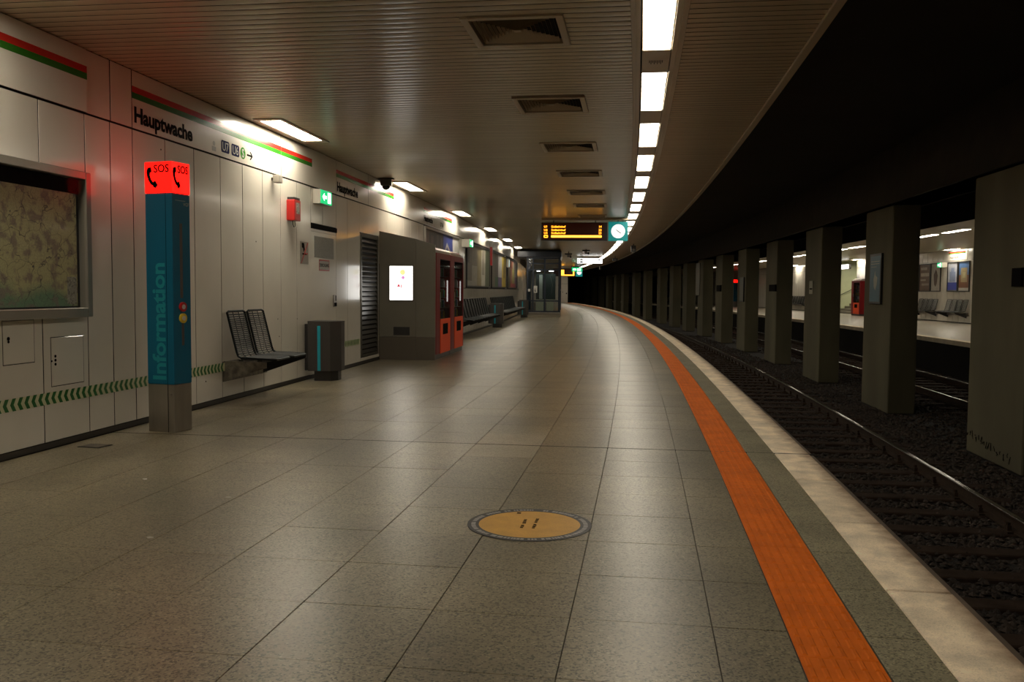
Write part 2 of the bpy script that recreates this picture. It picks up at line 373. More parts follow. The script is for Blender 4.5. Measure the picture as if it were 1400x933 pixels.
# coping
pe = B(MB().sweep([(1.13, -.35), (1.40, -.35), (1.40, -.012), (1.13, -.012)], -8, SEND, 2), 'platform_edge', SOOT); tag(pe, kind='structure')
cj = [1.865, 3.13, 4.39, 5.655, 6.919, 7.996]
while cj[-1] < SEND - 1: cj.append(cj[-1] + 1.263)
cmes = {}
for a, b in zip(cj[:-1], cj[1:]):
    k = round(b - a, 3)
    if k not in cmes:
        l = k - .015; w = .293; m = MB(); vs = []
        for z, d in ((-.14, 0), (-.005, 0), (0, .004)): vs += [(d, d, z), (w - d, d, z), (w - d, l - d, z), (d, l - d, z)]
        fs = [(8, 9, 10, 11)]
        for r in (0, 4):
            for q in range(4): fs.append((r + q, r + (q + 1) % 4, r + 4 + (q + 1) % 4, r + 4 + q))
        cmes[k] = m.add(vs, fs).mesh('coping_stone', COPE)
    put('coping_stone', cmes[k], pe, frame(1.130, a, random.uniform(0, .0015)))
B(MB().sbox(1.13, 1.423, -8, 1.86, -.14, 0, 2), 'coping_stone', COPE_FAR, pe)
B(MB().sbox(1.425, 1.495, -8, SEND, -.16, -.045, 2), 'edge_angle', LIP, pe)
B(MB().sweep([(1.30, -1.15), (1.36, -1.15), (1.36, -.3), (1.30, -.3)], -8, SEND + 30, 2), 'platform_face', SOOT, pe)
# floor disc sticker
dk = thing('floor_sticker', 'round ochre floor sticker with a dark lettered ring on the tiles', 'floor sticker', -.680, 5.272, .0006)
B(MB().disc(0, 0, .305, 0, .0016, n=64), 'centre_disc', DISC, dk)
B(MB().ring(0, 0, .304, .372, 0, .0020, 72), 'rim', DISCR, dk)
rg = MB(); k = 0.0
while k < 2 * pi:
    w = random.uniform(.008, .020); a = k
    if random.random() > .14:
        ca, sa = cos(a), sin(a); t = Matrix.Rotation(a + pi / 2, 4, 'Z'); q = MB().box(-w / 2, w / 2, -.013, .013, 0, .0026)
        q.at(Matrix.Translation((ca * .336, sa * .336, 0)) @ t); rg.add(q.v, q.f)
    k += (w + .006) / .336
tag(B(rg, 'rim_lettering', DISCW, dk), kind='stuff')
tx = MB()
for (x0, y0, n) in ((-.035, .10, 8), (.035, .13, 9)):
    for i in range(n):
        if i == 4: continue
        tx.box(x0 - .010, x0 + random.uniform(.006, .012), y0 - i * .026 - .018, y0 - i * .026, 0, .0022)
tx.box(-.11, -.085, .235, .262, 0, .0022)
tag(B(tx, 'lettering', INK, dk), kind='stuff')
# floor drain
dg_ = thing('floor_drain', 'small dark metal drain grating in the floor by the wall', 'drain', -4.785, 7.26, .0005, -.12)
m = MB().box(-.11, .11, -.09, .09, 0, .004); B(m, 'frame', DARKP, dg_)
m = MB()
for i in range(7): m.box(-.095, .095, -.075 + i * .023, -.063 + i * .023, .004, .008)
B(m, 'grating', STEEL, dg_)
scr = MB().prism([(0, 0), (.03, .004), (.034, .022), (.012, .03), (-.004, .014)], 0, .003).mesh('paper_scrap', WHITE)
for (u, s, l) in ((-3.63, 6.05, 'white paper scrap on the dark tiles nearest the wall'), (-2.77, 5.60, 'white paper scrap on the tiles in front of the help point'),
                  (-2.72, 4.62, 'white paper scrap closest to the viewer on the left floor'), (-4.0, 10.6, 'white paper scrap on the floor before the wire seats'),
                  (-4.15, 13.0, 'white paper scrap on the floor in front of the litter bin')):
    tag(put('paper_scrap', scr, None, frame(u, s, .0004, random.uniform(0, 6))), l, 'litter')
# ================================================================ ceiling
ce = B(MB().sbox(-5.13, 1.33, -8, SEND, 3.62, 3.75, 2), 'ceiling', BLACK); tag(ce, kind='structure')
PS = .1275; WS = .1160
def slat_mb(w):
    m = MB(); pr = [(0, .03), (0, .005), (.012, .0018), (.04, .0004), (WS / 2, 0), (WS - .04, .0004), (WS - .012, .0018), (WS, .005), (WS, .03)]
    n = len(pr); vs = [(x, y, z) for x in (0, w) for y, z in pr]
    m.add(vs, [(k, n + k, n + k + 1, k + 1) for k in range(n - 1)]); m.mi[0] = 1; m.mi[-1] = 1; return m
VENTS = [7.17, 10.18, 13.29, 16.38, 19.62, 22.62, 25.93, 29.05, 32.2, 35.3]; VU0, VU1, VL = -1.50, -.695, .83
segs = {'L': (-5.10, -.155), 'A': (-5.10, VU0 - .005), 'Bq': (VU1 + .005, -.155), 'R': (.295, 1.355)}
smes = {k: slat_mb(b - a).mesh('slat', [SLAT, BLACK]) for k, (a, b) in segs.items()}
farS = MB(); s = -8.0; cnt = 0
i = 0
S0 = 5.9
rows = []
while True:
    s = S0 + i * PS
    if s > SEND: break
    rows.append(s); i += 1
near_rows = 0; made = 0
for s in rows:
    inv = any(v - WS - .005 < s < v + VL + .005 for v in VENTS)
    use = ['A', 'Bq', 'R'] if inv else ['L', 'R']
    if made + len(use) <= 300:
        for k in use: put('slat', smes[k], ce, frame(segs[k][0], s, ZC)); made += 1
    else:
        for k in use:
            a, b = segs[k]; t = slat_mb(b - a).at(frame(a, s, ZC)); farS.add(t.v, t.f), farS.mi.__setitem__(-8, 1), farS.mi.__setitem__(-1, 1)
s = S0 - PS
while s > -6:
    for k in ('L', 'R'):
        a, b = segs[k]; t = slat_mb(b - a).at(frame(a, s, ZC)); farS.add(t.v, t.f), farS.mi.__setitem__(-8, 1), farS.mi.__setitem__(-1, 1)
    s -= PS
tag(B(farS, 'distant_slats', [SLAT, BLACK], ce), kind='stuff')
# trims along the lamp channel and the platform side edge
for nm, u0, u1, z0, z1 in (('channel_trim', -.152, -.118, 3.556, 3.61), ('channel_trim', -.116, -.076, 3.564, 3.61), ('channel_trim', .202, .245, 3.564, 3.61), ('channel_trim', .247, .292, 3.556, 3.61),
                           ('edge_trim', 1.355, 1.425, 3.545, 3.64)):
    B(MB().sbox(u0, u1, -6, SEND, z0, z1, 2), nm, TRIMM, ce)
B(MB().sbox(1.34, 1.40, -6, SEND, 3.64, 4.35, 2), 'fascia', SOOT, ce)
# ceiling lamps of the strip
lamp = None
LP = 2.742
def strip_lamp(label, s):
    t = thing('ceiling_lamp', label, 'ceiling lamp', .065, s, ZC, 0, 'ceiling lamps in the strip above the platform edge')
    B(MB().box(-.128, .128, -.006, 1.886, .012, .05), 'housing', TRIMM, t)
    B(MB().box(-.120, .120, 0, 1.88, .006, .0125), 'diffuser', LAMPM, t)
    return t
ords = 'nearest second third fourth fifth sixth seventh eighth ninth tenth eleventh twelfth thirteenth fourteenth fifteenth sixteenth'.split()
k = -5; idx = -4
while True:
    s = 9.19 + LP * k
    if s + 1.9 > SEND: break
    lb = ('bright ceiling lamp of the long strip, %s in view' % ords[idx]) if 0 <= idx < 16 else 'ceiling lamp of the strip overhead before the view begins' if idx < 0 else 'bright ceiling lamp far along the curving strip'
    if lamp is None: lamp = strip_lamp(lb, s)
    else: dup(lamp, frame(.065, s, ZC), lb)
    # filler panel with slots between this lamp and the next
    p = B(MB().box(-.128, .128, 0, LP - 1.896, .003, .02, c=.002), 'filler_panel', TRIMM, ce, frame(.065, s + 1.889, ZC))
    if k in (-1, 2, 5):
        q = MB()
        for j in range(9): q.box(-.06 + j * .015, -.053 + j * .015, .36, .44 + .05 * (j % 2), .0005, .004)
        B(q, 'speaker_slots', BLACK, p)
    k += 1; idx += 1
# lamps beside the wall
wl = None
WLP = 6.71
for k in range(-1, 6):
    s = 11.19 + WLP * k
    lb = {-1: 'wall side ceiling lamp above the map case at the left edge', 0: 'large wall side ceiling lamp above the line signs', 1: 'wall side ceiling lamp next to the dome camera', 2: 'wall side ceiling lamp above the vending machines',
          3: 'wall side ceiling lamp above the first poster case', 4: 'wall side ceiling lamp above the second poster case', 5: 'wall side ceiling lamp just before the glass lift'}[k]
    if wl is None:
        wl = thing('wall_side_lamp', lb, 'ceiling lamp', -4.78, s, ZC, 0, 'ceiling lamps beside the wall')
        m = MB(); m.box(-.20, -.145, -.10, 1.72, -.014, .01); m.box(.135, .19, -.10, 1.72, -.014, .01); m.box(-.145, .135, -.10, -.0, -.014, .01); m.box(-.145, .135, 1.56, 1.72, -.014, .01)
        B(m, 'frame', TRIMM, wl); B(MB().box(-.145, .135, 0, 1.56, -.006, .003), 'diffuser', WLAMPM, wl)
    else: dup(wl, frame(-4.78, s, ZC), lb)
# vents
v0 = None
for i, s in enumerate(VENTS):
    lb = 'square ceiling air vent, %s in the row%s' % (ords[i], ' and largest in view' if i == 0 else '')
    if v0 is None:
        v0 = thing('ceiling_vent', lb, 'vent', (VU0 + VU1) / 2, s + VL / 2, ZC, 0, 'air vents in the slatted ceiling')
        h = (VU1 - VU0) / 2; l = VL / 2; m = MB()
        m.box(-h - .012, -h + .05, -l - .012, l + .012, -.016, .03, c=.004); m.box(h - .05, h + .012, -l - .012, l + .012, -.016, .03, c=.004)
        m.box(-h + .05, h - .05, -l - .012, -l + .05, -.016, .03, c=.004); m.box(-h + .05, h - .05, l - .05, l + .012, -.016, .03, c=.004)
        B(m, 'frame', DUCT, v0)
        nr = 9
        for r in range(nr):
            q = MB(); f1 = (r + 1.0) / (nr + 1.2); x1, y1 = (h - .05) * f1 + .018, (l - .05) * f1 + .018; x0, y0 = x1 - .010, y1 - .036
            for k in range(4):
                c4 = [(-1, -1), (1, -1), (1, 1), (-1, 1)]; a, b = c4[k], c4[(k + 1) % 4]
                q.add([(a[0] * x1, a[1] * y1, -.004), (b[0] * x1, b[1] * y1, -.004), (b[0] * x0, b[1] * y0, .030), (a[0] * x0, a[1] * y0, .030)], [(0, 1, 2, 3)])
            B(q, 'vane', DUCT, v0)
        B(MB().box(-.03, .03, -.03, .03, -.004, .012), 'centre_plate', DUCT, v0)
        B(MB().box(-h, h, -l, l, .046, .05), 'duct_back', BLACK, v0)
    else: dup(v0, frame((VU0 + VU1) / 2, s + VL / 2, ZC), lb)
# ================================================================ left wall
wa = B(MB().sbox(-5.30, -5.125, -8, SEND, -.02, 3.62, 2), 'wall_left', ENAMJ); tag(wa, kind='structure')
pcache = {}
def wpanel(s0, s1, z0, z1, name='wall_panel', m=ENAM, u=WU, parent=None, back=.032, g=.009):
    key = (round(s1 - s0, 3), round(z1 - z0, 3), m.name, back)
    if key not in pcache: pcache[key] = MB().plate(g, s1 - s0 - g, g, z1 - z0 - g, -back, 0, .003, side=1).mesh('wall_panel', [m, ENAMJ])
    return put(name, pcache[key], wa if parent is None else parent, frame(u, s0, z0))
ZJ = 2.985
low = [(5.10, 5.735), (5.735, 6.37)]
for a, b in ((5.10, 6.37), (6.37, 7.012), (7.012, 7.657)): wpanel(a, b, 2.44, ZJ); wpanel(a, b, .05, 2.44)
for a, b in ((7.657, 8.062), (8.062, 8.452), (8.452, 9.082), (9.082, 9.722), (9.722, 10.385), (10.385, 11.012), (11.012, 11.647), (11.647, 12.28), (12.28, 12.905), (12.905, 13.51)):
    wpanel(a, b, .05, ZJ)
wpanel(13.51, 14.06, 2.42, ZJ); wpanel(14.06, 14.745, 2.42, ZJ)
wpanel(14.745, 15.37, .05, ZJ); wpanel(15.37, 16.11, .05, ZJ)
wpanel(16.11, 17.40, 2.44, ZJ); wpanel(16.11, 16.165, .05, 2.44); wpanel(17.335, 17.45, .05, 2.44); wpanel(16.165, 17.335, .05, .13)
for k in range(6): wpanel(17.40 + k * .697, 17.40 + (k + 1) * .697, 1.9, ZJ)
s = 26.6
for k in range(42): wpanel(s, s + .635, .05, 1.455); s += .635
wpanel(26.4, 28.1, 1.455, ZJ)
for a, b in ((34.0, 34.9), (41.05, 42.2), (48.7, 53.3)): wpanel(a, b, 1.455, ZJ)
rw = MB(); s = 53.3
while s < SEND - 1: t = MB().plate(.005, .63, .055, 2.98, -.03, 0).at(frame(WU, s, 0)); rw.add(t.v, t.f); s += .635
s = 5.10 - .635
while s > -7: t = MB().plate(.005, .63, .055, 2.98, -.03, 0).at(frame(WU, s, 0)); rw.add(t.v, t.f); s -= .635
tag(B(rw, 'distant_panels', ENAM, wa), kind='stuff')
# top band
def band(a, b, **k): return wpanel(a, b, ZJ, 3.572, **k)
for a, b in ((7.657, 8.077), (8.077, 8.455), (14.143, 14.76), (19.9, 21.58)): band(a, b)
s = 26.9
for k in range(12): band(s, s + 2.2); s += 2.2
# signs in the band: stripes and lettering (each sign panel can be lifted off)
def wall_sign(label, s0, parts, stripe, group=None):
    t = thing('wall_sign', label, 'sign', WU, s0, ZJ, 0, group)
    for a, b in parts: B(MB().plate(a - s0 + .009, b - s0 - .009, .009, .578, -.032, 0, .003, side=1), 'sign_panel', [ENAM, ENAMJ], t)
    if stripe:
        a, b = stripe
        for (a, b) in [(max(a, p) + .005, min(b, q) - .005) for p, q in parts if min(b, q) > max(a, p)]:
            B(MB().box(0, .0012, a - s0, b - s0, 3.348 - ZJ, 3.410 - ZJ), 'red_stripe', STRED, t)
            B(MB().box(0, .0012, a - s0, b - s0, 3.288 - ZJ, 3.348 - ZJ), 'green_stripe', STGRN, t)
    return t
def hauptwache(t, y, z=.075, size=.215): lettering('Hauptwache', size, INK, t, .0015, y, z, sx=1.10, bold=.0075)
wall_sign('white fascia panel with red and green stripe above the map case', 3.8, [(3.8, 7.657)], (3.8, 7.657))
t = wall_sign('white station name sign above the help point', 8.455, [(8.455, 10.374)], (8.455, 10.374)); hauptwache(t, .03)
m = MB().box(0, .0015, 1.70, 1.80, .045, .10); m.disc(1.75, .135, .03, 0, .0015, 'x', 14); B(m, 'pale_emblem', mat('faint_emblem', (.30, .29, .25), .3), t)
t = wall_sign('white line sign with two blue squares, a green S and an arrow', 10.374, [(10.374, 12.284), (12.284, 14.143)], (10.374, 13.527))
def linebox(t, y, body, m=NAVY):
    sq = MB(); w = .22; h = .145; c = .018
    sq.prism([(y + c, .068), (y + w - c, .068), (y + w, .068 + c), (y + w, .068 + h - c), (y + w - c, .068 + h), (y + c, .068 + h), (y, .068 + h - c), (y, .068 + c)], 0, .0015, 'x')
    q = B(sq, 'line_square', m, t); lettering(body, .15, WHITE, q, .0018, y + w / 2, .09, align='CENTER', sx=.95)
linebox(t, .045, 'U7'); linebox(t, .325, 'U6')
q = B(MB().disc(.655, .14, .075, 0, .0015, 'x', 24), 'line_disc', SGRN, t); lettering('S', .15, WHITE, q, .0018, .655, .088, align='CENTER', bold=.003)
m = MB().box(0, .0015, .775, .91, .125, .150)
m.prism([(.86, .085), (.89, .085), (.955, .1375), (.89, .19), (.86, .19), (.915, .1375)], 0, .0015, 'x'); B(m, 'arrow', INK, t)
t = wall_sign('white station name sign behind the louvred grille', 14.76, [(14.76, 16.661), (16.661, 19.9)], (14.76, 18.54)); hauptwache(t, .03)
t = wall_sign('white station name sign above the photo mural', 21.58, [(21.58, 24.2), (24.2, 26.9)], (21.58, 25.43)); hauptwache(t, .05, .10, .19); lettering('U7 U6', .16, INK, t, .0015, 2.1, .10)
# hatches
def hatch(s, z, w, h, hole):
    p = B(MB().plate(0, w, 0, h, -.001, .004, .003), 'access_hatch', ENAM, wa, frame(WU, s, z))
    B(MB().prism([(-.006, -.006), (w + .006, -.006), (w + .006, h + .006), (-.006, h + .006)], -.001, .0012, 'x'), 'gap_line', ENAMJ, p)
    m = MB()
    for y, zz, r in hole: m.disc(y, zz, r, .004, .007, 'x', 10)
    B(m, 'keyhole', INK, p)
hatch(6.52, .768, .372, .352, [(.06, .21, .016), (.06, .185, .012)]); hatch(7.118, .536, .452, .422, [(.05, .26, .013), (.05, .225, .013), (.05, .19, .013), (.0, .22, .009)])
# small screw marks
m = MB()
for s, z in ((9.0, 2.86), (12.2, .72), (12.15, .97), (11.2, 1.1), (9.95, .30), (12.9, .95), (15.0, .6), (11.42, 2.02)): q = MB().disc(0, 0, .009, 0, .003, 'x', 8).at(frame(WU, s, z)); m.add(q.v, q.f)
tag(B(m, 'screw_holes', INK, wa), kind='stuff')
# skirting strip
sk = B(MB().sbox(-5.13, -5.10, -8, 54, 0, .05, 2), 'baseboard_left', mat('skirting', (.05, .042, .032), .6)); tag(sk, kind='structure')
# chevron strips
chev = MB().prism([(0, .05), (.030, .102), (.071, .102), (.041, .05), (.071, -.002), (.030, -.002)], 0, .0012, 'x').mesh('chevron', CHG)
def chevrons(label, s0, s1):
    t = thing('direction_strip', label, 'direction strip', WU, s0, .386)
    B(MB().box(0, .0006, 0, s1 - s0, 0, .1), 'backing_strip', CHY, t)
    n = int((s1 - s0 - .03) / .0853)
    for k in range(n): put('chevron', chev, t, T(.0006, .02 + k * .0853, 0))
chevrons('long strip of green chevrons along the wall below the map case', 5.1, 10.375); chevrons('short strip of green chevrons between litter bin and grille', 14.76, 16.10)
chevrons('tiny strip of green chevrons between grille and grey kiosk', 17.345, 17.43)
# map case
mc = thing('map_case', 'metal framed glass case with the town map on the wall', 'map case', WU, 5.2, 1.13)
m = MB(); Wc, Hc, D = 2.36, 1.30, .10
m.box(0, D, Wc - .075, Wc, 0, Hc, c=.006); m.box(0, D, 0, Wc - .075, Hc - .07, Hc, c=.006); m.box(0, D, 0, Wc - .075, 0, .085, c=.006)
B(m, 'frame', mat('case_frame', (.30, .275, .235), .3, metal=.5), mc)
B(MB().box(0, .02, 0, Wc - .075, .085, Hc - .07), 'back_board', DARKP, mc)
B(MB().box(.02, .024, 0, Wc - .115, .10, Hc - .20), 'map_sheet', MAPM, mc)
B(MB().box(.02, .026, 0, Wc - .078, Hc - .20, Hc - .072), 'header_band', INK, mc)
B(MB().box(.024, .026, Wc - .26, Wc - .13, .12, .36), 'legend_sheet', mat('legend', (.32, .31, .26), .5, speck=.5, spscale=60), mc)
B(MB().box(.072, .076, 0, Wc - .075, .085, Hc - .07), 'glass_pane', mat('case_glass', (.02, .02, .02), .05, alpha=.06, spec=.5), mc)
# small loudspeaker on the wall, alarm box, exit sign, notice
t = thing('wall_speaker', 'small pale box on a bracket high on the wall', 'speaker', WU, 11.93, 2.86)
B(MB().box(0, .05, .02, .06, .03, .07), 'bracket', DARKP, t); B(MB().box(.03, .12, 0, .14, 0, .105, c=.008), 'body', mat('pale_grey_box', (.34, .31, .26), .4), t)
t = thing('alarm_box', 'red alarm box with a cable loop on the wall', 'alarm box', WU, 12.50, 2.385)
B(MB().box(.0, .125, 0, .24, 0, .30, c=.008), 'body', REDP, t); B(MB().box(.01, .115, .01, .23, .30, .335), 'top_cap', DARKP, t)
B(MB().box(.1252, .128, .06, .19, .10, .26), 'label_plate', mat('label_plate', (.35, .33, .28), .4, speck=.7, spscale=90), t)
B(MB().tube([(.06, .10, 0), (.06, .10, -.05), (.06, .13, -.085), (.06, .18, -.08), (.06, .19, -.04), (.06, .17, 0)], .006), 'cable', INK, t)
def exit_sign(name, label, u, s, z, w=.52, h=.225, d=.13, rz=0):
    t = thing(name, label, 'exit sign', u, s, z, rz)
    B(MB().box(0, d - .012, 0, w, 0, h, c=.004), 'housing', mat('sign_housing', (.48, .45, .38), .4), t)
    B(MB().box(d - .012, d, .008, w - .008, .008, h - .008), 'green_face', GRNE, t)
    m = MB(); m.box(d, d + .001, w * .60, w * .88, .03, h - .03)
    m.prism([(w * .12, h * .5), (w * .30, h * .78), (w * .30, h * .6), (w * .5, h * .6), (w * .5, h * .4), (w * .30, h * .4), (w * .30, h * .22)], d, d + .001, 'x')
    B(m, 'pictogram', WHTE, t); return t
exit_sign('exit_sign', 'green lit exit sign box above the service door', WU, 13.62, 2.735)
t = thing('warning_notice', 'silver notice plate with a black figure crossed out in red', 'notice', WU, 13.04, 1.775)
B(MB().box(0, .003, 0, .345, 0, .34), 'plate', mat('notice_plate', (.27, .245, .20), .3, metal=.3), t)
B(MB().prism([(.06, .32), (.16, .32), (.19, .22), (.14, .18), (.12, .24), (.07, .25)], .003, .0045, 'x').box(.003, .0045, .09, .27, .14, .165), 'pictogram', INK, t)
B(MB().prism([(.02, .01), (.05, .01), (.335, .33), (.305, .33)], .0045, .006, 'x').box(.0045, .006, .2, .31, .15, .17), 'red_slash', REDP, t)
# service door
d1 = B(MB().plate(.006, 1.229, .05, 2.30, -.03, -.004), 'door_1', ENAM, None, frame(WU, 13.51, 0)); tag(d1, kind='structure')
B(MB().box(-.03, .012, 0, 1.235, 2.345, 2.42), 'door_header', INK, d1)
B(MB().plate(.006, 1.229, 2.30, 2.345, -.03, -.006), 'door_top_rail', ENAM, d1)
B(MB().box(-.004, .0, .16, 1.09, 1.895, 2.235, c=.0015), 'door_grille', mat('perforated_sheet', (.27, .26, .23), .5, speck=.5, spscale=160), d1)
q = B(MB().box(-.004, 0, .365, .865, 1.69, 1.87), 'door_sign', WHITE, d1)
B(MB().box(0, .001, .365, .865, 1.85, 1.87).box(0, .001, .365, .865, 1.69, 1.71).box(0, .001, .365, .385, 1.71, 1.85).box(0, .001, .845, .865, 1.71, 1.85), 'red_border', REDP, q)
lettering('DURCHGANG', .078, INK, q, .0005, .615, 1.755, align='CENTER', sx=.92)
q = B(MB().box(0, .012, 1.05, 1.20, 1.10, 1.30, c=.003), 'handle_plate', STEEL, d1); B(MB().box(.012, .03, 1.08, 1.16, 1.11, 1.17).box(.012, .016, 1.14, 1.17, 1.2, 1.29), 'handle_grip', INK, q)
# louvred grille
lv = thing('louvred_grille', 'tall dark louvred ventilation grille in the wall', 'grille', WU, 16.165, .13)
B(MB().box(-.03, -.025, 0, 1.17, 0, 2.31), 'back_sheet', BLACK, lv)
fm = MB(); fm.box(-.02, .012, 0, .06, 0, 2.31).box(-.02, .012, 1.11, 1.17, 0, 2.31).box(-.02, .012, .06, 1.11, 2.24, 2.31).box(-.02, .012, .06, 1.11, 0, .05)
B(fm, 'frame', mat('grille_frame', (.11, .10, .08), .4, metal=.4), lv)
bl = MB().add([(-.022, .06, .055), (-.022, 1.11, .055), (.008, 1.11, 0), (.008, .06, 0), (.008, 1.11, -.006), (.008, .06, -.006)], [(0, 1, 2, 3), (3, 2, 4, 5)]).mesh('louvre_blade', mat('blade', (.055, .05, .042), .3, metal=.4))
for k in range(24): put('louvre_blade', bl, lv, T(0, 0, .07 + k * .0905))
# ================================================================ help point column
hp = thing('help_point', 'teal help point column with a glowing red head by the wall', 'help point', -4.60, 8.225, 0, -.21)
w2, d2 = .157, .125
B(MB().box(-w2, w2, -d2, d2, 0, .465, c=.005), 'base', STEEL, hp)
B(MB().box(-w2 - .002, w2 + .002, -d2 - .002, d2 + .002, .465, 2.30, c=.006), 'body', TEAL, hp)
B(MB().box(-w2 - .004, w2 + .004, -d2 - .004, d2 + .004, 2.305, 2.602, c=.006), 'light_head', REDH, hp)
B(MB().box(-w2 + .01, w2 - .01, -d2 + .01, d2 - .01, 2.296, 2.306), 'shadow_gap', INK, hp)
B(MB().box(.082, .086, -d2 - .0035, -d2, .0, 2.30), 'seam', INK, hp)
B(MB().disc(.12, .37, .012, -d2 - .012, -d2, 'y', 12), 'lock', STEEL, hp)
lettering('Information', .215, TEALL, hp, .062, -d2 - .0045, .50, face='y', rot=pi / 2, sx=1.12, bold=.006)
def handset(face, ox, oz, sc):
    pts = []; m = MB()
    arc = [(.00, .155), (-.006, .12), (-.004, .08), (.012, .04), (.04, .005), (.075, -.015)]
    wd = [.018, .022, .016, .016, .020, .018]
    L_ = [(x - w, z) for (x, z), w in zip(arc, wd)]; R_ = [(x + w, z + .008) for (x, z), w in zip(arc, wd)]
    p = L_ + R_[::-1]; p = [(ox + a * sc, oz + b) for a, b in p]
    e1 = [(ox + a * sc, oz + b) for a, b in ((-.012, .165), (.028, .165), (.034, .12), (.0, .11))]; e2 = [(ox + a * sc, oz + b) for a, b in ((.055, .03), (.078, .035), (.105, -.005), (.078, -.035), (.05, -.022))]
    for q in (p, e1, e2):
        if face == 'y': m.prism(q, -d2 - .006, -d2 - .0045, 'y')
        else: m.prism(q, w2 + .0045, w2 + .006, 'x')
    return m
B(handset('y', -.105, 2.385, 1), 'handset_symbol', INK, hp); B(handset('x', -.09, 2.385, .8), 'handset_symbol', INK, hp)
lettering('SOS', .105, INK, hp, -.048, -d2 - .0058, 2.50, face='y', sx=1.0, bold=.002); lettering('SOS', .105, INK, hp, w2 + .0058, -.045, 2.50, face='x', sx=.8, bold=.002)
B(MB().box(w2 + .002, w2 + .004, -.025, .012, 1.30, 2.02), 'speaker_slot', mat('slot', (.07, .055, .045), .5), hp)
B(MB().box(w2 + .002, w2 + .004, -.010, .022, .84, 1.08), 'speaker_slot', mat('slot', (.07, .055, .045), .5), hp)
for z, mm in ((1.215, REDP), (1.105, YEL)):
    q = B(MB().disc(.0, z, .047, w2 + .002, w2 + .020, 'x', 22), 'call_button', mm, hp); tag(q, 'red call button' if mm is REDP else 'yellow call button')
    B(MB().disc(.0, z, .024, w2 + .020, w2 + .024, 'x', 8), 'button_symbol', WHITE, q)
lettering('VGF', .045, mat('silver_logo', (.25, .28, .28), .4), hp, w2 + .0035, .03, 2.19, face='x'); B(MB().box(w2 + .002, w2 + .0035, -.08, .06, 2.235, 2.24), 'logo_bar', MATS['silver_logo'], hp)
# ================================================================ wire seats
def seat_meshes():
    prof = [(-.075, 1.10), (-.055, 1.02), (.045, .62), (.065, .57), (.105, .548), (.30, .545), (.50, .535), (.53, .52)]
    w = .25; fr = MB()
    pts = []
    for x, z in prof[:-1]: pts.append((x, -w, z))
    back = [(x, w, z) for x, z in prof[:-1]][::-1]
    loop = [(-.078, -w + .05, 1.115)] + pts + [(.53, -w + .04, .53), (.53, w - .04, .53)] + back + [(-.078, w - .05, 1.115)]
    fr.tube(loop, .0145, 6, closed=True)
    # dense profile for wires
    dens = []
    for (a, b), (c, d) in zip(prof[:-1], prof[1:]):
        L_ = math.hypot(c - a, d - b); n = max(1, int(L_ / .024))
        for k in range(n): dens.append((a + (c - a) * k / n, b + (d - b) * k / n))
    wb = MB(); ws = MB()
    for x, z in dens[1:]:
        t = wb if z > .565 else ws
        t.tube([(x, -w, z), (x, w, z)], .0082, 4)
    for y in (-.08, .08):
        wb.tube([(x - .006, y, z) for x, z in prof[:4]], .005, 4); ws.tube([(x, y, z - .006) for x, z in prof[3:]], .005, 4)
    return fr, wb, ws
fr, wb, ws = seat_meshes()
G2 = 'wire seats of the pair beside the litter bin'
se = thing('wire_seat', 'dark green wire seat nearer the help point', 'seat', -4.95, 10.645, 0, 0)
B(fr, 'seat_frame', SEATM, se); B(wb, 'backrest', SEATM, se); B(ws, 'seat_pan', SEATM, se)
dup(se, frame(-4.95, 11.225, 0), 'dark green wire seat nearer the litter bin')
BRK = mat('stained_steel', (.17, .15, .115), .5, metal=.3, var=.5, vscale=14)
br = thing('seat_bracket', 'stained steel bracket under the pair of wire seats', 'bracket', WU, 10.40, 0)
B(MB().box(0, .012, -.01, 1.32, .25, .50, c=.003), 'wall_plate', BRK, br)
B(MB().prism([(.012, .26), (.012, .505), (.56, .50), (.56, .43), (.46, .40)], .0, .014, 'y'), 'gusset', BRK, br)
B(MB().prism([(.012, .26), (.012, .505), (.62, .50), (.62, .47)], 1.18, 1.194, 'y'), 'gusset', DARKP, br)
B(MB().box(.20, .26, .014, 1.18, .49, .53).box(.44, .50, .014, 1.18, .49, .53), 'rail', DARKP, br)
# far rows of wire seats
NTH = 'first second third fourth fifth sixth seventh eighth ninth tenth eleventh twelfth thirteenth fourteenth fifteenth sixteenth seventeenth eighteenth nineteenth twentieth'.split()
def seat_row(s0, cnt, label, group, u=-4.95, rz=0.0, pitch=.585):
    for k in range(cnt): dup(se, frame(u, s0 + k * pitch, 0, rz), label.replace('#', NTH[k]), group)
seat_row(25.4, 13, '# dark wire seat from the vending machines under the first poster case', 'wire seats under the first poster case')
seat_row(34.5, 19, '# dark wire seat behind the middle litter bin, counted towards the lift', 'wire seats under the later poster cases')
for (a, b, l) in ((25.1, 32.8, 'long steel beam carrying the wire seats under the first poster case'), (34.2, 45.5, 'long steel beam carrying the wire seats before the glass lift')):
    t = thing('seat_beam', l, 'seat beam', WU, a, 0)
    L_ = b - a
    B(MB().box(.02, .06, 0, L_, .38, .50).box(.28, .36, 0, L_, .49, .53), 'beam', STEEL, t)
    k = .3
    while k < L_: B(MB().prism([(.0, .24), (.0, .50), (.56, .50), (.56, .46)], k, k + .014, 'y'), 'gusset', DARKP, t); k += 1.8
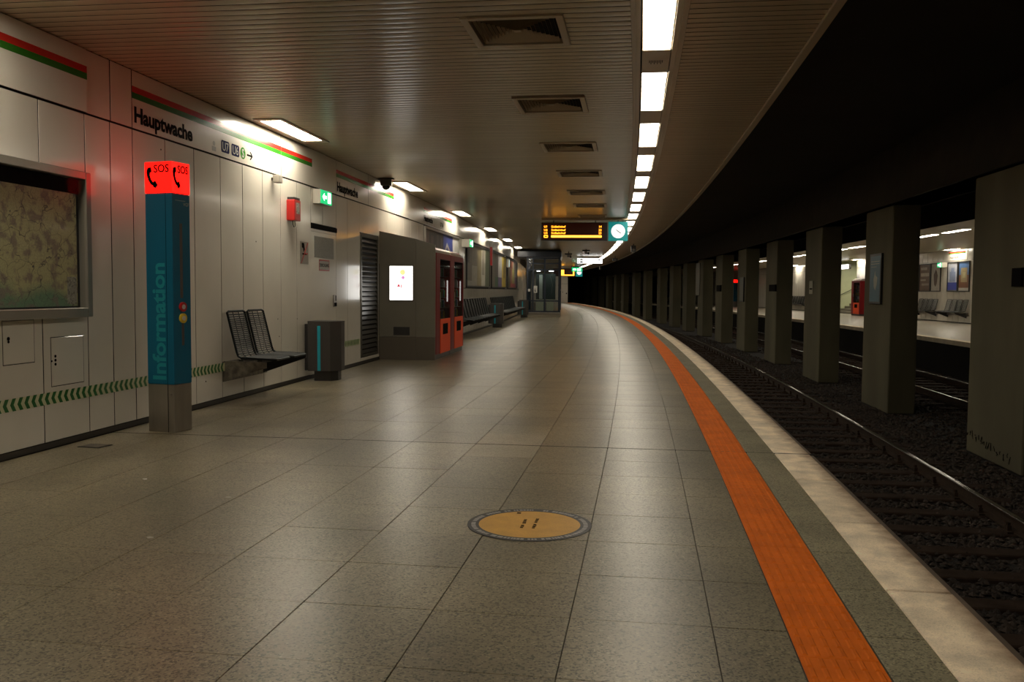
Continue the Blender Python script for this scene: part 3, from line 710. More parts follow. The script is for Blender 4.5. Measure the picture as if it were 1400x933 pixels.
# ================================================================ litter bins
bn = thing('litter_bin', 'anthracite litter bin with a turquoise stripe beside the wire seats', 'bin', -4.80, 13.10)
hexp = [(-.20, 0), (.15, 0), (.27, .17), (.27, .34), (.15, .46), (-.20, .46)]
B(MB().prism(hexp, .15, .885), 'body', BINM, bn); B(MB().prism([(x * 1.01, y * 1.01 - .002) for x, y in hexp], .885, .91), 'lid', BINM, bn)
B(MB().prism([(-.11, .03), (.14, .03), (.22, .17), (.22, .32), (.14, .40), (-.11, .40)], 0, .15), 'foot', DARKP, bn)
B(MB().box(-.048, .0, -.004, 0, .155, .838), 'turquoise_stripe', CYAN, bn)
B(MB().box(-.285, -.20, .10, .16, .15, .86), 'wall_mount', DARKP, bn)
dup(bn, frame(-4.72, 33.3, 0), 'anthracite litter bin between the two far rows of wire seats'); dup(bn, frame(-4.55, 46.1, 0), 'anthracite litter bin next to the glass lift')
# ================================================================ kiosk with light box
ki = thing('grey_kiosk', 'grey metal kiosk housing projecting from the wall beside the grille', 'kiosk', WU, 17.46)
wd = 1.13
B(MB().prism([(.002, .46), (.002, 2.555), (.745, 2.40), (.745, .46)], 0, .06, 'y'), 'side_panel', GSTEEL, ki)
B(MB().prism([(.749, .46), (.749, 2.399), (wd, 2.285), (wd, .46)], 0, .06, 'y'), 'side_panel', GSTEEL, ki)
B(MB().box(.002, .745, .003, .06, .0, .455).box(.749, wd, .003, .06, 0, .455), 'skirt', GSTEELD, ki)
B(MB().prism([(.0, .0), (.0, 2.50), (.34, 2.43), (.34, 0)], .06, 3.25, 'y'), 'rear_housing', GSTEEL, ki)
B(MB().box(.29, .62, -.004, 0, .49, .655), 'vent_flap', DARKP, ki)
lb = thing('light_box_poster', 'bright white light box poster on the grey kiosk', 'light box', WU, 17.46, 1.19)
B(MB().box(.20, .70, -.016, -.0005, -.02, .69), 'frame', GSTEELD, lb); B(MB().box(.218, .683, -.019, -.016, 0, .672), 'lit_sheet', LBOX, lb)
E1 = mat('lit_yellow', (1, .9, .3), .5, emit=(1, .85, .35), es=1.0); E2 = mat('lit_pink', (.9, .5, .8), .5, emit=(.85, .35, .75), es=.8); E3 = mat('lit_red', (.8, .2, .25), .5, emit=(.75, .10, .14), es=.8); E4 = mat('lit_grey', (.6, .6, .6), .5, emit=(.6, .58, .55), es=.8)
B(MB().disc(.48, .55, .055, -.0205, -.019, 'y', 16), 'yellow_print', E1, lb); B(MB().disc(.49, .445, .035, -.0205, -.019, 'y', 12), 'pink_print', E2, lb)
B(MB().prism([(.36, .26), (.40, .33), (.44, .26)], -.0205, -.019, 'y').box(.445, .47, -.0205, -.019, .24, .31), 'red_print', E3, lb)
m = MB()
for k in range(9): m.box(.25 + k * .043, .25 + k * .043 + .03, -.0205, -.019, .635, .65); m.box(.235 + k * .043, .235 + k * .043 + .025, -.0205, -.019, .59, .605)
m.box(.30, .36, -.0205, -.019, .11, .125).box(.57, .59, -.0205, -.019, .02, .05).box(.33, .46, -.0205, -.019, .02, .028); B(m, 'grey_print', E4, lb)
# ================================================================ vending machines
def vending(label, s, u=-3.95, rz=0.0, z=0.0):
    t = thing('vending_machine', label, 'vending machine', u, s, z, rz)   # local: front face at x=0, y 0..1.55
    L_ = 1.56
    B(MB().box(-.72, -.03, .01, L_ - .01, .0, .10), 'plinth', DARKP, t)
    B(MB().box(-.74, -.68, 0, L_, .10, 2.14).box(-.74, -.0, 0, .40, .10, 2.14, c=.01).box(-.74, -.0, L_ - .09, L_, .10, 2.14, c=.01).box(-.74, 0, .40, L_ - .09, 2.02, 2.14).box(-.66, -.02, .40, L_ - .09, .10, .80), 'cabinet', DRED, t)
    B(MB().box(-.02, .006, .42, L_ - .10, .10, .80, c=.004), 'lower_door', ORED, t)
    q = B(MB().box(.006, .010, .66, 1.18, .48, .70), 'pickup_flap', INK, t)
    for z in (1.02, 1.24, 1.46, 1.68, 1.90): B(MB().box(-.66, -.06, .41, L_ - .10, z - .01, z), 'shelf', STEEL, t)
    gd = MB(); gm = [mat('goods_red', (.5, .04, .03), .3), mat('goods_blue', (.05, .10, .4), .3), mat('goods_yellow', (.6, .45, .05), .3), mat('goods_white', (.6, .6, .55), .3), mat('goods_green', (.05, .3, .08), .3)]
    for z in (.80, 1.02, 1.24, 1.46, 1.68):
        for k in range(9): gd.disc(-.14, .49 + k * .115, .033, z, z + .15, 'z', 8, random.randrange(5)).disc(-.14, .49 + k * .115, .014, z + .15, z + .18, 'z', 6, 3)
    tag(B(gd, 'goods', gm, t), kind='stuff')
    B(MB().box(-.012, -.006, .41, L_ - .095, .80, 2.02), 'glass_window', GLASS, t)
    B(MB().box(-.06, -.04, L_ - .17, L_ - .14, 1.15, 1.60), 'inner_lamp', mat('inner_lamp', (.8, .8, .8), .5, emit=(1, .95, .9), es=1.3), t)
    tp = [(-.70, 2.14), (-.02, 2.14), (-.05, 2.20), (-.16, 2.26), (-.40, 2.30), (-.70, 2.31)]
    B(MB().prism(tp, .05, L_ - .05, 'y'), 'curved_topper', mat('topper_white', (.52, .48, .44), .35), t)
    m = MB()
    for k in range(7): y = .2 + k * .17; m.prism([(y, .0), (y + .05, 0), (y + .12, .10), (y + .07, .10)], .0, .002, 'x')
    m.at(T(-.035, 0, 2.16) @ Matrix.Rotation(-.6, 4, 'Y')); B(m, 'red_wave', REDP, t)
    B(MB().box(.0, .012, .34, .40, 1.15, 1.35), 'coin_panel', STEEL, t)
    return t
vm = vending('red vending machine standing against the grey kiosk', 17.53)
dup(vm, frame(-3.95, 19.12, 0), 'red vending machine closer to the row of wire seats')
# photo mural and poster cases
def poster(name, label, s0, s1, z0, z1, fields, u=WU, rz=0.0, frame_m=DARKP, cat='poster'):
    t = thing(name, label, cat, u, s0 if rz == 0 else s1, z0, rz); L_ = s1 - s0; H_ = z1 - z0
    B(MB().box(0, .05, 0, .05, 0, H_).box(0, .05, L_ - .05, L_, 0, H_).box(0, .05, .05, L_ - .05, 0, .05).box(0, .05, .05, L_ - .05, H_ - .05, H_), 'frame', frame_m, t)
    B(MB().box(0, .02, .05, L_ - .05, .05, H_ - .05), 'backing', mat('poster_backing', (.30, .28, .22), .5, var=.1), t)
    for i, (y0, y1, a, b, c) in enumerate(fields):
        mm = mat('ink_%02d_%02d_%02d' % tuple(int(x * 99) for x in c), c, .45, var=.12, vscale=5)
        B(MB().box(.02, .0215 + .0006 * i, .05 + y0 * (L_ - .1), .05 + y1 * (L_ - .1), .05 + a * (H_ - .1), .05 + b * (H_ - .1)), 'print', mm, t)
    return t
mu = poster('photo_mural', 'wide dark photo mural with a blue field and white arrow above the vending machines', 21.62, 26.4, 1.5, 2.955,
       [(0, .50, 0, 1, (.035, .022, .018)), (.04, .10, .3, .95, (.09, .05, .04)), (.15, .22, .35, .9, (.10, .055, .05)), (.3, .36, .3, .95, (.075, .05, .04)), (.42, .46, .2, .9, (.09, .06, .05)), (.50, .80, 0, 1, (.02, .035, .22)), (.80, 1, 0, 1, (.50, .49, .46))], frame_m=STEEL, cat='mural')
B(MB().prism([(2.3, .75), (2.9, 1.19), (3.35, 1.0), (3.6, .75), (3.4, .75), (3.15, .98), (2.9, 1.09), (2.5, .75)], .026, .03, 'x'), 'white_arrow', WHITE, mu)
exit_sign('exit_sign', 'small green lit exit sign before the first poster case', WU, 27.35, 2.72, .70, .24, .25)
poster('poster_case', 'framed poster case with a brown plan and a white lettered column', 28.17, 33.95, 1.49, 2.93,
       [(0, .2, 0, 1, (.16, .125, .085)), (.2, .42, 0, .5, (.34, .31, .24)), (.2, .42, .5, 1, (.22, .18, .12)), (.42, .60, 0, 1, (.25, .20, .09)), (.60, .78, 0, 1, (.42, .40, .33)), (.63, .74, .3, .95, (.22, .19, .14)), (.78, 1, 0, 1, (.10, .12, .06)), (.01, .35, 0, .12, (.34, .32, .27)), (.05, .1, .55, .9, (.1, .07, .05))])
poster('poster_case', 'framed poster case with a white and a yellow strip poster', 34.95, 41.0, 1.49, 2.93,
       [(0, .22, 0, 1, (.17, .14, .09)), (.22, .40, .0, .3, (.05, .13, .05)), (.22, .40, .3, 1, (.13, .10, .07)), (.40, .68, .3, 1, (.40, .39, .38)), (.40, .68, 0, .3, (.09, .06, .16)), (.68, .96, 0, 1, (.52, .37, .03)), (.8, .86, .3, .9, (.06, .05, .03))])
poster('poster_case', 'framed poster case with a red and green picture nearest the lift', 42.25, 48.7, 1.49, 2.93,
       [(0, .25, 0, 1, (.08, .09, .035)), (.25, .55, 0, 1, (.22, .06, .03)), (.45, .7, 0, .7, (.25, .22, .05)), (.7, .95, .4, 1, (.36, .35, .33)), (.75, .98, 0, .4, (.12, .06, .11)), (.3, .8, 0, .15, (.28, .03, .03))])
t = thing('wall_lamp_red', 'red banner box projecting from the wall between two poster cases', 'banner', WU, 34.4, 2.35)
t.name = 'projecting_banner'
B(MB().box(.02, .10, 0, .35, 0, .70), 'banner_box', REDP, t); B(MB().box(.02, .09, .05, .3, .70, .95), 'banner_top', WHITE, t)
t = thing('projecting_sign', 'small pale lit sign box between the second and third poster cases', 'sign', WU, 41.3, 2.45)
B(MB().box(0, .16, 0, .35, 0, .38, c=.01), 'housing', mat('sign_housing', (.48, .45, .38), .4), t); B(MB().box(.16, .165, .02, .33, .02, .36), 'lit_face', mat('pale_lit', (.6, .7, .6), .5, emit=(.7, .85, .75), es=.9), t)
# ================================================================ glass lift
lf = thing('glass_lift', 'dark framed glass lift with double doors standing on the platform', 'lift', -4.43, 47.3)
Wl, Dl = 1.78, 3.4
B(MB().box(-.02, Wl, .02, Dl, 0, .205, c=.01), 'plinth', mat('plinth_stone', (.22, .19, .14), .5), lf)
B(MB().box(-.50, Wl + .03, -.12, Dl + .1, 3.14, 3.46, c=.02), 'roof', NAVYF, lf)
B(MB().box(-.02, Wl + .01, -.02, Dl, .205, .26), 'door_sill', STEEL, lf)
for x in (0, .30, Wl - .42 + .30, Wl - .08): B(MB().box(x, x + .07, -.01, .06, .26, 3.14), 'post', NAVYF, lf)
for x, y in ((0, Dl - .08), (Wl - .08, Dl - .08), (0, 1.6), (Wl - .08, 1.6)): B(MB().box(x, x + .08, y, y + .08, .26, 3.14), 'post', NAVYF, lf)
for z in (.26, .82, 2.44, 2.78, 3.06): B(MB().box(.07, Wl - .08, -.008, .05, z, z + .07), 'transom', NAVYF, lf)
B(MB().box(.905, 1.00, -.012, .05, .33, 3.06), 'centre_mullion', NAVYF, lf)
for z in (.26, 1.4, 3.06): B(MB().box(Wl - .05, Wl, .06, Dl - .08, z, z + .07).box(0, .05, .06, Dl - .08, z, z + .07), 'side_rail', NAVYF, lf)
for x0, x1 in ((.07, .30), (.37, .905), (1.0, Wl - .12), ):
    for z0, z1 in ((.33, .82), (.89, 2.44), (2.51, 2.78), (2.85, 3.06)): B(MB().box(x0, x1, .015, .022, z0, z1), 'glass_pane', CGLASS, lf)
B(MB().box(Wl - .03, Wl - .024, .06, Dl - .08, .33, 3.06), 'glass_pane', CGLASS, lf); B(MB().box(.02, .026, .06, Dl - .08, .33, 3.06), 'glass_pane', CGLASS, lf)
B(MB().box(.45, .88, 1.2, 1.22, .28, .92).box(1.02, 1.40, 1.2, 1.22, .28, .92), 'pale_lower_panel', mat('lift_panel', (.66, .72, .52), .4), lf)
B(MB().box(.45, 1.5, 1.3, 1.32, .92, 2.3), 'cabin_back', mat('cabin_dark', (.05, .07, .06), .3), lf)
B(MB().box(.62, .80, 1.24, 1.26, .95, 2.25), 'cabin_glass_strip', mat('glass_glow_tint', (.6, .68, .6), .3), lf)  # pale colour stands in for light coming through the cabin glass
q = B(MB().box(.50, .68, .8, 1.1, 2.42, 2.46).box(1.15, 1.40, .8, 1.1, 2.42, 2.46), 'cabin_lamp', mat('cabin_lamp', (.8, .8, .8), .5, emit=(.95, 1, .95), es=9), lf)
B(MB().tube([(1.30, .3, 1.25), (1.36, .3, 1.7), (1.22, .3, 2.2)], .012), 'handrail', STEEL, lf)
q = B(MB().box(.38, .56, .008, .014, 1.28, 1.64), 'notice', WHITE, lf); B(MB().box(.43, .47, .004, .008, 1.34, 1.46).box(.45, .50, .004, .008, 1.34, 1.37).disc(.46, 1.5, .02, .004, .008, 'y', 10), 'pictogram', INK, q)
B(MB().box(.08, .19, .004, .014, 1.34, 1.48), 'notice', WHITE, lf)
# ================================================================ hanging departure displays
def display(label, clabel, u0, s, z0, z1, lines):
    t = thing('departure_display', label, 'display', u0, s, 0); w = 1.97; h = z1 - z0
    B(MB().box(0, w, 0, .22, z0, z1, c=.008), 'housing', DARKP, t)
    B(MB().box(.03, w - .09, -.003, 0, z0 + .03, z1 - .03), 'screen', LEDBG, t)
    for x in (.35, 1.6): B(MB().box(x, x + .03, .08, .12, z1, ZC), 'hanger', DARKP, t)
    if lines:
        rows = [z1 - .155, z1 - .255, z1 - .345]
        for (a, b, c), z in zip(lines, rows):
            for body, x, al in ((a, .08, 'LEFT'), (b, .30, 'LEFT'), (c, 1.80, 'RIGHT')):
                lettering(body, .086, LEDE, t, x, -.0045, z, face='y', align=al, sx=1.05)
        zz = z1 - .415
        m = MB(); m.box(.09, .19, -.004, -.003, zz - .04, zz - .02).box(.09, .19, -.004, -.003, zz + .02, zz + .035).box(.08, .10, -.004, -.003, zz - .03, zz + .03).box(.18, .20, -.004, -.003, zz - .03, zz + .03)
        B(m, 'symbol', LEDE, t); B(MB().box(.30, 1.80, -.004, -.003, zz - .035, zz + .03), 'amber_bar', LEDB, t)
    else:
        B(MB().box(.5, 1.85, -.004, -.003, z0 + .07, z0 + .15).box(1.74, 1.85, -.004, -.003, z0 + .15, z1 - .1).box(.5, .95, -.004, -.003, z0 + .15, z1 - .12), 'amber_bar', LEDB, t)
    c = thing('platform_clock', clabel, 'clock', u0 + 2.0, s, 0); w = .575
    B(MB().box(0, w, 0, .22, z0, z1 + .02, c=.006), 'housing', CLOCKT, c); zc = (z0 + z1) / 2 + .01
    B(MB().disc(w / 2, zc, .205, -.006, 0, 'y', 40), 'dial', CLOCKW, c)
    B(MB().box(w / 2 - .02, w / 2 + .02, .08, .12, z1 + .02, ZC), 'hanger', DARKP, c)
    m = MB()
    for ln, wd_, an in ((.11, .012, 2.2), (.085, .009, -.9)):
        q = MB().box(-wd_, wd_, -.009, -.007, -.02, ln).at(Matrix.Translation((w / 2, 0, zc)) @ Matrix.Rotation(an, 4, 'Y')); m.add(q.v, q.f)
    B(m, 'hand', mat('grey_hand', (.05, .05, .05), .5), c)
    m = MB()
    for k in range(12):
        q = MB().box(-.004, .004, -.008, -.006, .175, .195).at(Matrix.Translation((w / 2, 0, zc)) @ Matrix.Rotation(k * pi / 6, 4, 'Y')); m.add(q.v, q.f)
    B(m, 'dial_marks', mat('dial_grey', (.3, .3, .3), .5), c)
    return t
display('amber departure display hanging nearest under the ceiling', 'white faced clock on a teal panel beside the near display', -2.632, 27.0, 2.892, 3.437, [('U1', 'Südbahnhof', '14'), ('U2', 'Südbahnhof', '22'), ('U3', 'Südbahnhof', '23')])
bb = thing('mounting_beam', 'long pale ceiling beam carrying the near departure display', 'beam', -2.62, 26.95); B(MB().box(0, 2.56, .05, .25, 3.50, 3.565, c=.008), 'beam', TRIMM, bb)
display('amber departure display hanging far away beside the lift', 'small white clock beside the far display', -2.632, 80.0, 2.66, 3.36, None)
t = thing('direction_sign', 'white lit direction sign hanging across the far platform', 'sign', -1.64, 57.0, 3.12)
B(MB().box(0, 1.60, 0, .15, 0, .34, c=.006), 'housing', DARKP, t); B(MB().box(.01, 1.59, -.004, 0, .01, .33), 'lit_face', LBOX, t)
for x in (.3, 1.3): B(MB().box(x, x + .02, .05, .08, .34, .45), 'hanger', DARKP, t)
B(MB().box(.04, .11, -.006, -.004, .05, .13).box(.04, .11, -.006, -.004, .2, .28).box(.18, .37, -.006, -.004, .05, .15).box(.18, .37, -.006, -.004, .2, .29).box(1.33, 1.45, -.006, -.004, .2, .29), 'symbol', NAVY, t)
t = thing('exit_sign', 'green lit exit sign hanging across the far platform', 'exit sign', -1.55, 70.0, 2.88)
B(MB().box(0, .8, .0, .1, 0, .33, c=.006), 'housing', DARKP, t); B(MB().box(.01, .79, -.004, 0, .01, .32), 'green_face', GRNE, t); B(MB().box(.1, .32, -.006, -.004, .1, .22).box(.42, .7, -.006, -.004, .08, .24), 'pictogram', WHTE, t)
for x in (.1, .68): B(MB().box(x, x + .02, .04, .06, .33, .69), 'hanger', DARKP, t)
# cameras and loudspeakers under the ceiling
t = thing('dome_camera', 'black dome camera under the ceiling beside a wall lamp', 'camera', -4.92, 17.35, 3.36)
B(MB().disc(0, 0, .16, .19, .21, n=20), 'ceiling_plate', DARKP, t); B(MB().disc(0, 0, .115, .07, .19, n=20), 'housing', mat('camera_grey', (.16, .15, .13), .4), t)
m = MB()
for j in range(4):
    a0, a1 = j * pi / 8, (j + 1) * pi / 8
    vs = [(.085 * cos(a) * cos(2 * pi * k / 16), .085 * cos(a) * sin(2 * pi * k / 16), .07 - .085 * sin(a)) for a in (a0, a1) for k in range(16)]
    m.add(vs, [(k, (k + 1) % 16, 16 + (k + 1) % 16, 16 + k) for k in range(16)])
B(m, 'dome', mat('dome_black', (.01, .01, .01), .06), t)
def ccam(label, u, s, zb):
    t = thing('surveillance_camera', label, 'camera', u, s, zb)
    B(MB().box(-.02, .02, -.02, .02, .12, ZC - zb).box(-.20, .20, -.05, .05, .15, .22), 'bracket', DARKP, t); B(MB().box(-.07, .07, -.28, .05, 0, .12, c=.01), 'housing', mat('camera_grey', (.16, .15, .13), .4), t); B(MB().box(.08, .16, -.2, -.05, -.03, .1), 'lens_hood', DARKP, t)
ccam('surveillance camera hanging from the ceiling right of the lift', -2.25, 50, 3.24); ccam('slim surveillance camera hanging below the near display', -1.34, 47, 3.30)
def spk(label, u, s, z0, w, h):
    t = thing('platform_speaker', label, 'speaker', u, s, z0)
    B(MB().box(-w / 2, w / 2, 0, .18, 0, h, c=.01), 'cabinet', DARKP, t); B(MB().disc(0, h * .35, w * .25, -.006, 0, 'y', 14), 'cone', mat('cone_grey', (.12, .11, .09), .5), t); B(MB().box(-.02, .02, .06, .1, h, ZC - z0), 'hanger', DARKP, t)
spk('dark loudspeaker hanging by the platform edge, nearest one', .77, 41.7, 3.19, .22, .3); spk('pale tilted loudspeaker hanging by the platform edge', .68, 56, 3.26, .30, .16); spk('farthest small loudspeaker hanging by the platform edge', 1.08, 75, 3.17, .2, .28)
# ================================================================ end wall with white door
ew = B(MB().box(-1, 5.98, 0, .2, -.2, 3.75), 'wall_back', ENAM, None, frame(-5.12, SEND, 0)); tag(ew, kind='structure')
d2_ = B(MB().plate(0, .92, 0, 2.93, 0, .03).at(Matrix.Rotation(-pi / 2, 4, 'Z')), 'door_2', ENAM, None, frame(-.05, SEND, .0)); tag(d2_, kind='structure')
B(MB().box(.70, .82, -.07, -.03, 1.0, 1.15).box(.3, .34, -.07, -.03, 1.15, 1.3), 'door_handle', INK, d2_)
B(MB().box(0, .03, -.031, -.0305, 0, 2.93).box(0, .9, -.031, -.0305, 2.2, 2.22), 'door_groove', ENAMJ, d2_)
# ================================================================ track bed
tb = B(MB().sweep([(1.36, -1.04), (9.6, -1.04), (9.6, -1.3), (1.36, -1.3)], -8, 150, 2), 'trackbed', BBASE); tag(tb, kind='structure')
def stones():
    base = [(0, 0, 1), (.9, 0, .1), (.3, .85, .15), (-.7, .55, .05), (-.75, -.5, .2), (.25, -.9, .1), (0, 0, -.6)]
    fs0 = [(0, 1, 2), (0, 2, 3), (0, 3, 4), (0, 4, 5), (0, 5, 1), (6, 2, 1), (6, 3, 2), (6, 4, 3), (6, 5, 4), (6, 1, 5)]
    vs = []; fs = []
    def go(n, s0, s1, u0, u1, r0, r1):
        for _ in range(n):
            s = s0 + (s1 - s0) * random.random() ** 1.3; u = random.uniform(u0, u1); r = random.uniform(r0, r1)
            if 5.0 < u < 5.57 and any(a - .05 < s < b + .05 for a, b in PIL): continue
            x, y, z = W(u, s, -1.035 + random.uniform(-.01, .02)); a = random.random() * 6.3; ca, sa = cos(a) * r, sin(a) * r; e = r * random.uniform(.5, .9); q = random.uniform(.7, 1.3)
            o = len(vs)
            for bx, by, bz in base:
                bx *= q; vs.append((x + bx * ca - by * sa, y + bx * sa + by * ca, z + bz * e))
            fs.extend([(i + o, j + o, k + o) for i, j, k in fs0])
    go(17000, 5.5, 20, 1.5, 4.9, .022, .045); go(9000, 10, 32, 3.9, 7.0, .025, .05); go(7000, 18, 50, 1.6, 5.0, .03, .05); go(3500, 18, 45, 5.6, 9.4, .03, .055)
    return vs, fs
PIL = [(12.57, 14.55)] + [(18.67 + 6.1 * k, 20.62 + 6.1 * k) for k in range(6)] + [(a, a + 1.8) for a in (55.4, 61.5, 68.0, 76.0, 83.0, 90.6, 96.0, 102.0, 108.0, 114.0, 120.0)]
vs, fs = stones(); me = bpy.data.meshes.new('ballast_stones'); me.from_pydata(vs, [], fs); me.materials.append(BALL)
tag(put('ballast_stones', me), 'dark crushed stone ballast lying between and beside the rails', 'ballast', kind='stuff')
def track(label, c, s0, s1, nind, clips):
    t = bpy.data.objects.new('railway_track', None); COL.objects.link(t); tag(t, label, 'railway track')
    t.matrix_basis = frame(c, s0, -1.03); inv = t.matrix_basis.inverted()
    for sd in (-1, 1):
        u = c + sd * .755
        q = B(MB().sweep([(u - .07, -.995), (u + .07, -.995), (u + .07, -.98), (u + .012, -.965), (u + .012, -.885), (u + .036, -.872), (u + .036, -.856), (u - .036, -.856), (u - .036, -.872), (u - .012, -.885), (u - .012, -.965), (u - .07, -.98)], s0, s1, 1.5), 'rail', RUST, t, inv)
        B(MB().sweep([(u - .034, -.856), (u + .034, -.856), (u + .026, -.849), (u - .026, -.849)], s0, s1, 1.5), 'running_surface', RAILT, q)
    sl = MB().box(-1.28, 1.28, -.12, .12, -.12, 0, c=.012).mesh('sleeper', SLEEP)
    cl = MB(); cl.box(-.13, .13, -.09, .09, 0, .02); cl.box(-.11, -.07, -.03, .03, .02, .07).box(.07, .11, -.03, .03, .02, .07); cl.disc(-.09, 0, .022, .07, .10, n=6).disc(.09, 0, .022, .07, .10, n=6); cl = cl.mesh('rail_clip', RUST)
    rest = MB(); s = s0 + .2; n = 0
    while s < s1:
        if n < nind:
            o = put('sleeper', sl, t, inv @ frame(c, s, -.998))
            if n < clips:
                for sd in (-1, 1): put('rail_clip', cl, o, T(sd * .755, 0, 0))
        else: q = MB().box(-1.28, 1.28, -.12, .12, -.12, 0).at(inv @ frame(c, s, -.998)); rest.add(q.v, q.f)
        n += 1; s += .748
    tag(B(rest, 'distant_sleepers', SLEEP, t), kind='stuff')
track('railway track running along the near platform edge', 3.005, 5.6, 130, 90, 45)
track('railway track beyond the concrete pillars', 7.65, 9.0, 130, 60, 0)
# ================================================================ pillars, beam, tunnel
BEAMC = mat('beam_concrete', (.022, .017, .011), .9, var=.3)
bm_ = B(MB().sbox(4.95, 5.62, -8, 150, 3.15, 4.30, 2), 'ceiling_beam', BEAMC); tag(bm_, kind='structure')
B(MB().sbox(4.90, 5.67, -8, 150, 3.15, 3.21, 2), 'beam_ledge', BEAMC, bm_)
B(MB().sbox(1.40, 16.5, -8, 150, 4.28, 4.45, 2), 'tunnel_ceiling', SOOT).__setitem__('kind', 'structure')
pn = ['nearest', 'second nearest', 'third nearest', 'fourth nearest', 'fifth nearest', 'sixth nearest', 'seventh nearest']
for i, (a, b) in enumerate(PIL):
    lb = ('concrete pillar between the tracks, %s one' % pn[i] + (' with black scrawl at its foot' if i == 0 else ' with a blue notice' if i == 1 else '')) if i < 7 else 'distant concrete pillar between the tracks'
    p = B(MB().box(0, .53, 0, b - a, 0, 4.17, c=.018), 'concrete_pillar', CONC, None, frame(5.02, a, -1.02)); tag(p, lb, 'pillar', 'concrete pillars between the tracks')
    if i == 0:
        g = MB(); y = .35; rr = random.Random(3)
        while y < 1.95:
            pts = [(-.003, y + rr.uniform(0, .07), .13 + .10 * (y - .35) + rr.uniform(-.05, .09)) for _ in range(4)]; g.tube(pts, .007, 3); y += rr.uniform(.06, .12)
        B(g, 'scrawl', INK, p)
def pplate(label, i, y0, y1, z0, z1, m, x=-.04, name='pillar_plate'):
    a, b = PIL[i]; t = thing(name, label, 'sign', 5.02, a, 0); B(MB().box(x, -.0005, y0 - a, y1 - a, z0, z1, c=.003), 'plate', m, t); return t
t = thing('pillar_notice', 'tall blue framed notice with a white shape on the second pillar', 'notice', 5.02, 19.22, 1.17)
B(MB().box(-.05, -.0005, 0, .82, 0, 1.05, c=.004), 'frame', DARKP, t); B(MB().box(-.053, -.05, .05, .77, .05, 1.0), 'blue_sheet', mat('notice_blue', (.028, .11, .16), .4, var=.1), t)
B(MB().prism([(.26, .40), (.36, .28), (.47, .36), (.50, .52), (.44, .60), (.40, .70), (.36, .60), (.22, .55)], -.0545, -.053, 'x'), 'white_shape', mat('notice_pale', (.32, .32, .26), .5), t)
B(MB().box(-.0545, -.053, .08, .70, .88, .895).box(-.0545, -.053, .10, .72, .83, .845).box(-.0545, -.053, .3, .7, .77, .78), 'print_lines', MATS['notice_pale'], t)
pplate('black plate on the nearest pillar at the right edge', 0, 12.72, 13.02, 1.50, 1.75, INK)
t = pplate('small pale plate on the third pillar', 2, 25.62, 26.05, 1.36, 1.72, mat('pale_plate', (.28, .26, .18), .5), -.02); B(MB().box(-.0215, -.02, 25.66 - PIL[2][0], 26.0 - PIL[2][0], 1.48, 1.52), 'print_line', INK, t)
pplate('black box on the corner of the fourth pillar', 3, 30.86, 31.95, 1.43, 1.66, INK, -.05)
t = pplate('tall framed notice on the fifth pillar', 4, 37.2, 38.1, 1.0, 2.0, DARKP, -.05); B(MB().box(-.053, -.05, 37.25 - PIL[4][0], 38.05 - PIL[4][0], 1.05, 1.95), 'sheet', mat('notice_dull', (.10, .10, .08), .5), t)
pplate('black box on the corner of the sixth pillar', 5, 43.2, 44.4, 1.42, 1.72, INK, -.06)
t = pplate('tall grey notice on the seventh pillar', 6, 50.2, 51.6, 1.2, 3.0, mat('grey_notice', (.14, .13, .10), .5), -.05)
# ================================================================ opposite platform
OU = 9.68; OW = 16.3; OZ = 3.50
of = B(MB().sweep([(OU + .30, -.25), (OW + .1, -.25), (OW + .1, 0), (OU + .30, 0)], 10, 130, 2), 'opposite_floor', mat('opp_floor', (.36, .32, .25), .34, var=.08, speck=.3, spscale=90)); tag(of, kind='structure')
B(MB().sbox(OU, OU + .298, 10, 130, -.14, .0, 2), 'coping_strip', COPE_FAR, of); B(MB().sbox(OU + .10, OU + .16, 10, 130, -1.3, -.14, 2), 'platform_face', SOOT, of)
ow = B(MB().sbox(OW + .03, OW + .2, 10, 58.7, -.02, 3.62, 2).sbox(OW + .03, OW + .2, 63.5, 130, -.02, 3.62, 2), 'wall_right', ENAMJ); tag(ow, kind='structure')
pm = MB(); s = 20.0
while s < 125:
    if not 58.1 < s < 63.4:
        for z0, z1 in ((.05, 2.98), (2.99, 3.50)):
            t = MB().plate(.005, .63, z0, z1, -.03, 0).at(frame(OW, s + .635, 0, pi)); pm.add(t.v, t.f)
    s += .635
tag(B(pm, 'enamel_panels', ENAM, ow), kind='stuff')
oc = B(MB().sbox(9.62, OW + .1, 10, 130, OZ + .012, OZ + .15, 2), 'opposite_ceiling', TRIMM); tag(oc, kind='structure')
B(MB().sbox(9.60, 9.66, 10, 130, OZ, 4.3, 2), 'fascia', SOOT, oc)
sm = MB(); s = 22.0
while s < 80:
    for a, b in ((9.68, 10.86), (11.26, 16.28)): t = slat_mb(b - a).at(frame(a, s, OZ)); sm.add(t.v, t.f)
    s += PS
tag(B(sm, 'slats', SLAT, oc), kind='stuff')
k = 0; s = 22.6
while s < 82: dup(lamp, frame(11.06, s, OZ - .01), 'bright ceiling lamp of the strip above the opposite platform', 'ceiling lamps above the opposite platform'); s += LP
s = 36.9
for k in range(6): dup(wl, frame(15.99, s, OZ), 'wall side ceiling lamp above the opposite platform wall', 'wall side lamps of the opposite platform'); s += WLP
R = pi
seat_row(43.2, 4, '# dark wire seat from the right in the near group across the tracks', 'wire seats across the tracks, near group', 16.16, R, .60)
seat_row(46.6, 4, '# dark wire seat from the right in the far group across the tracks', 'wire seats across the tracks, far group', 16.16, R, .60)
seat_row(68.5, 9, 'dark wire seat across the tracks seen between the third and fourth pillars', 'wire seats across the tracks, farthest group', 16.16, R, .60)
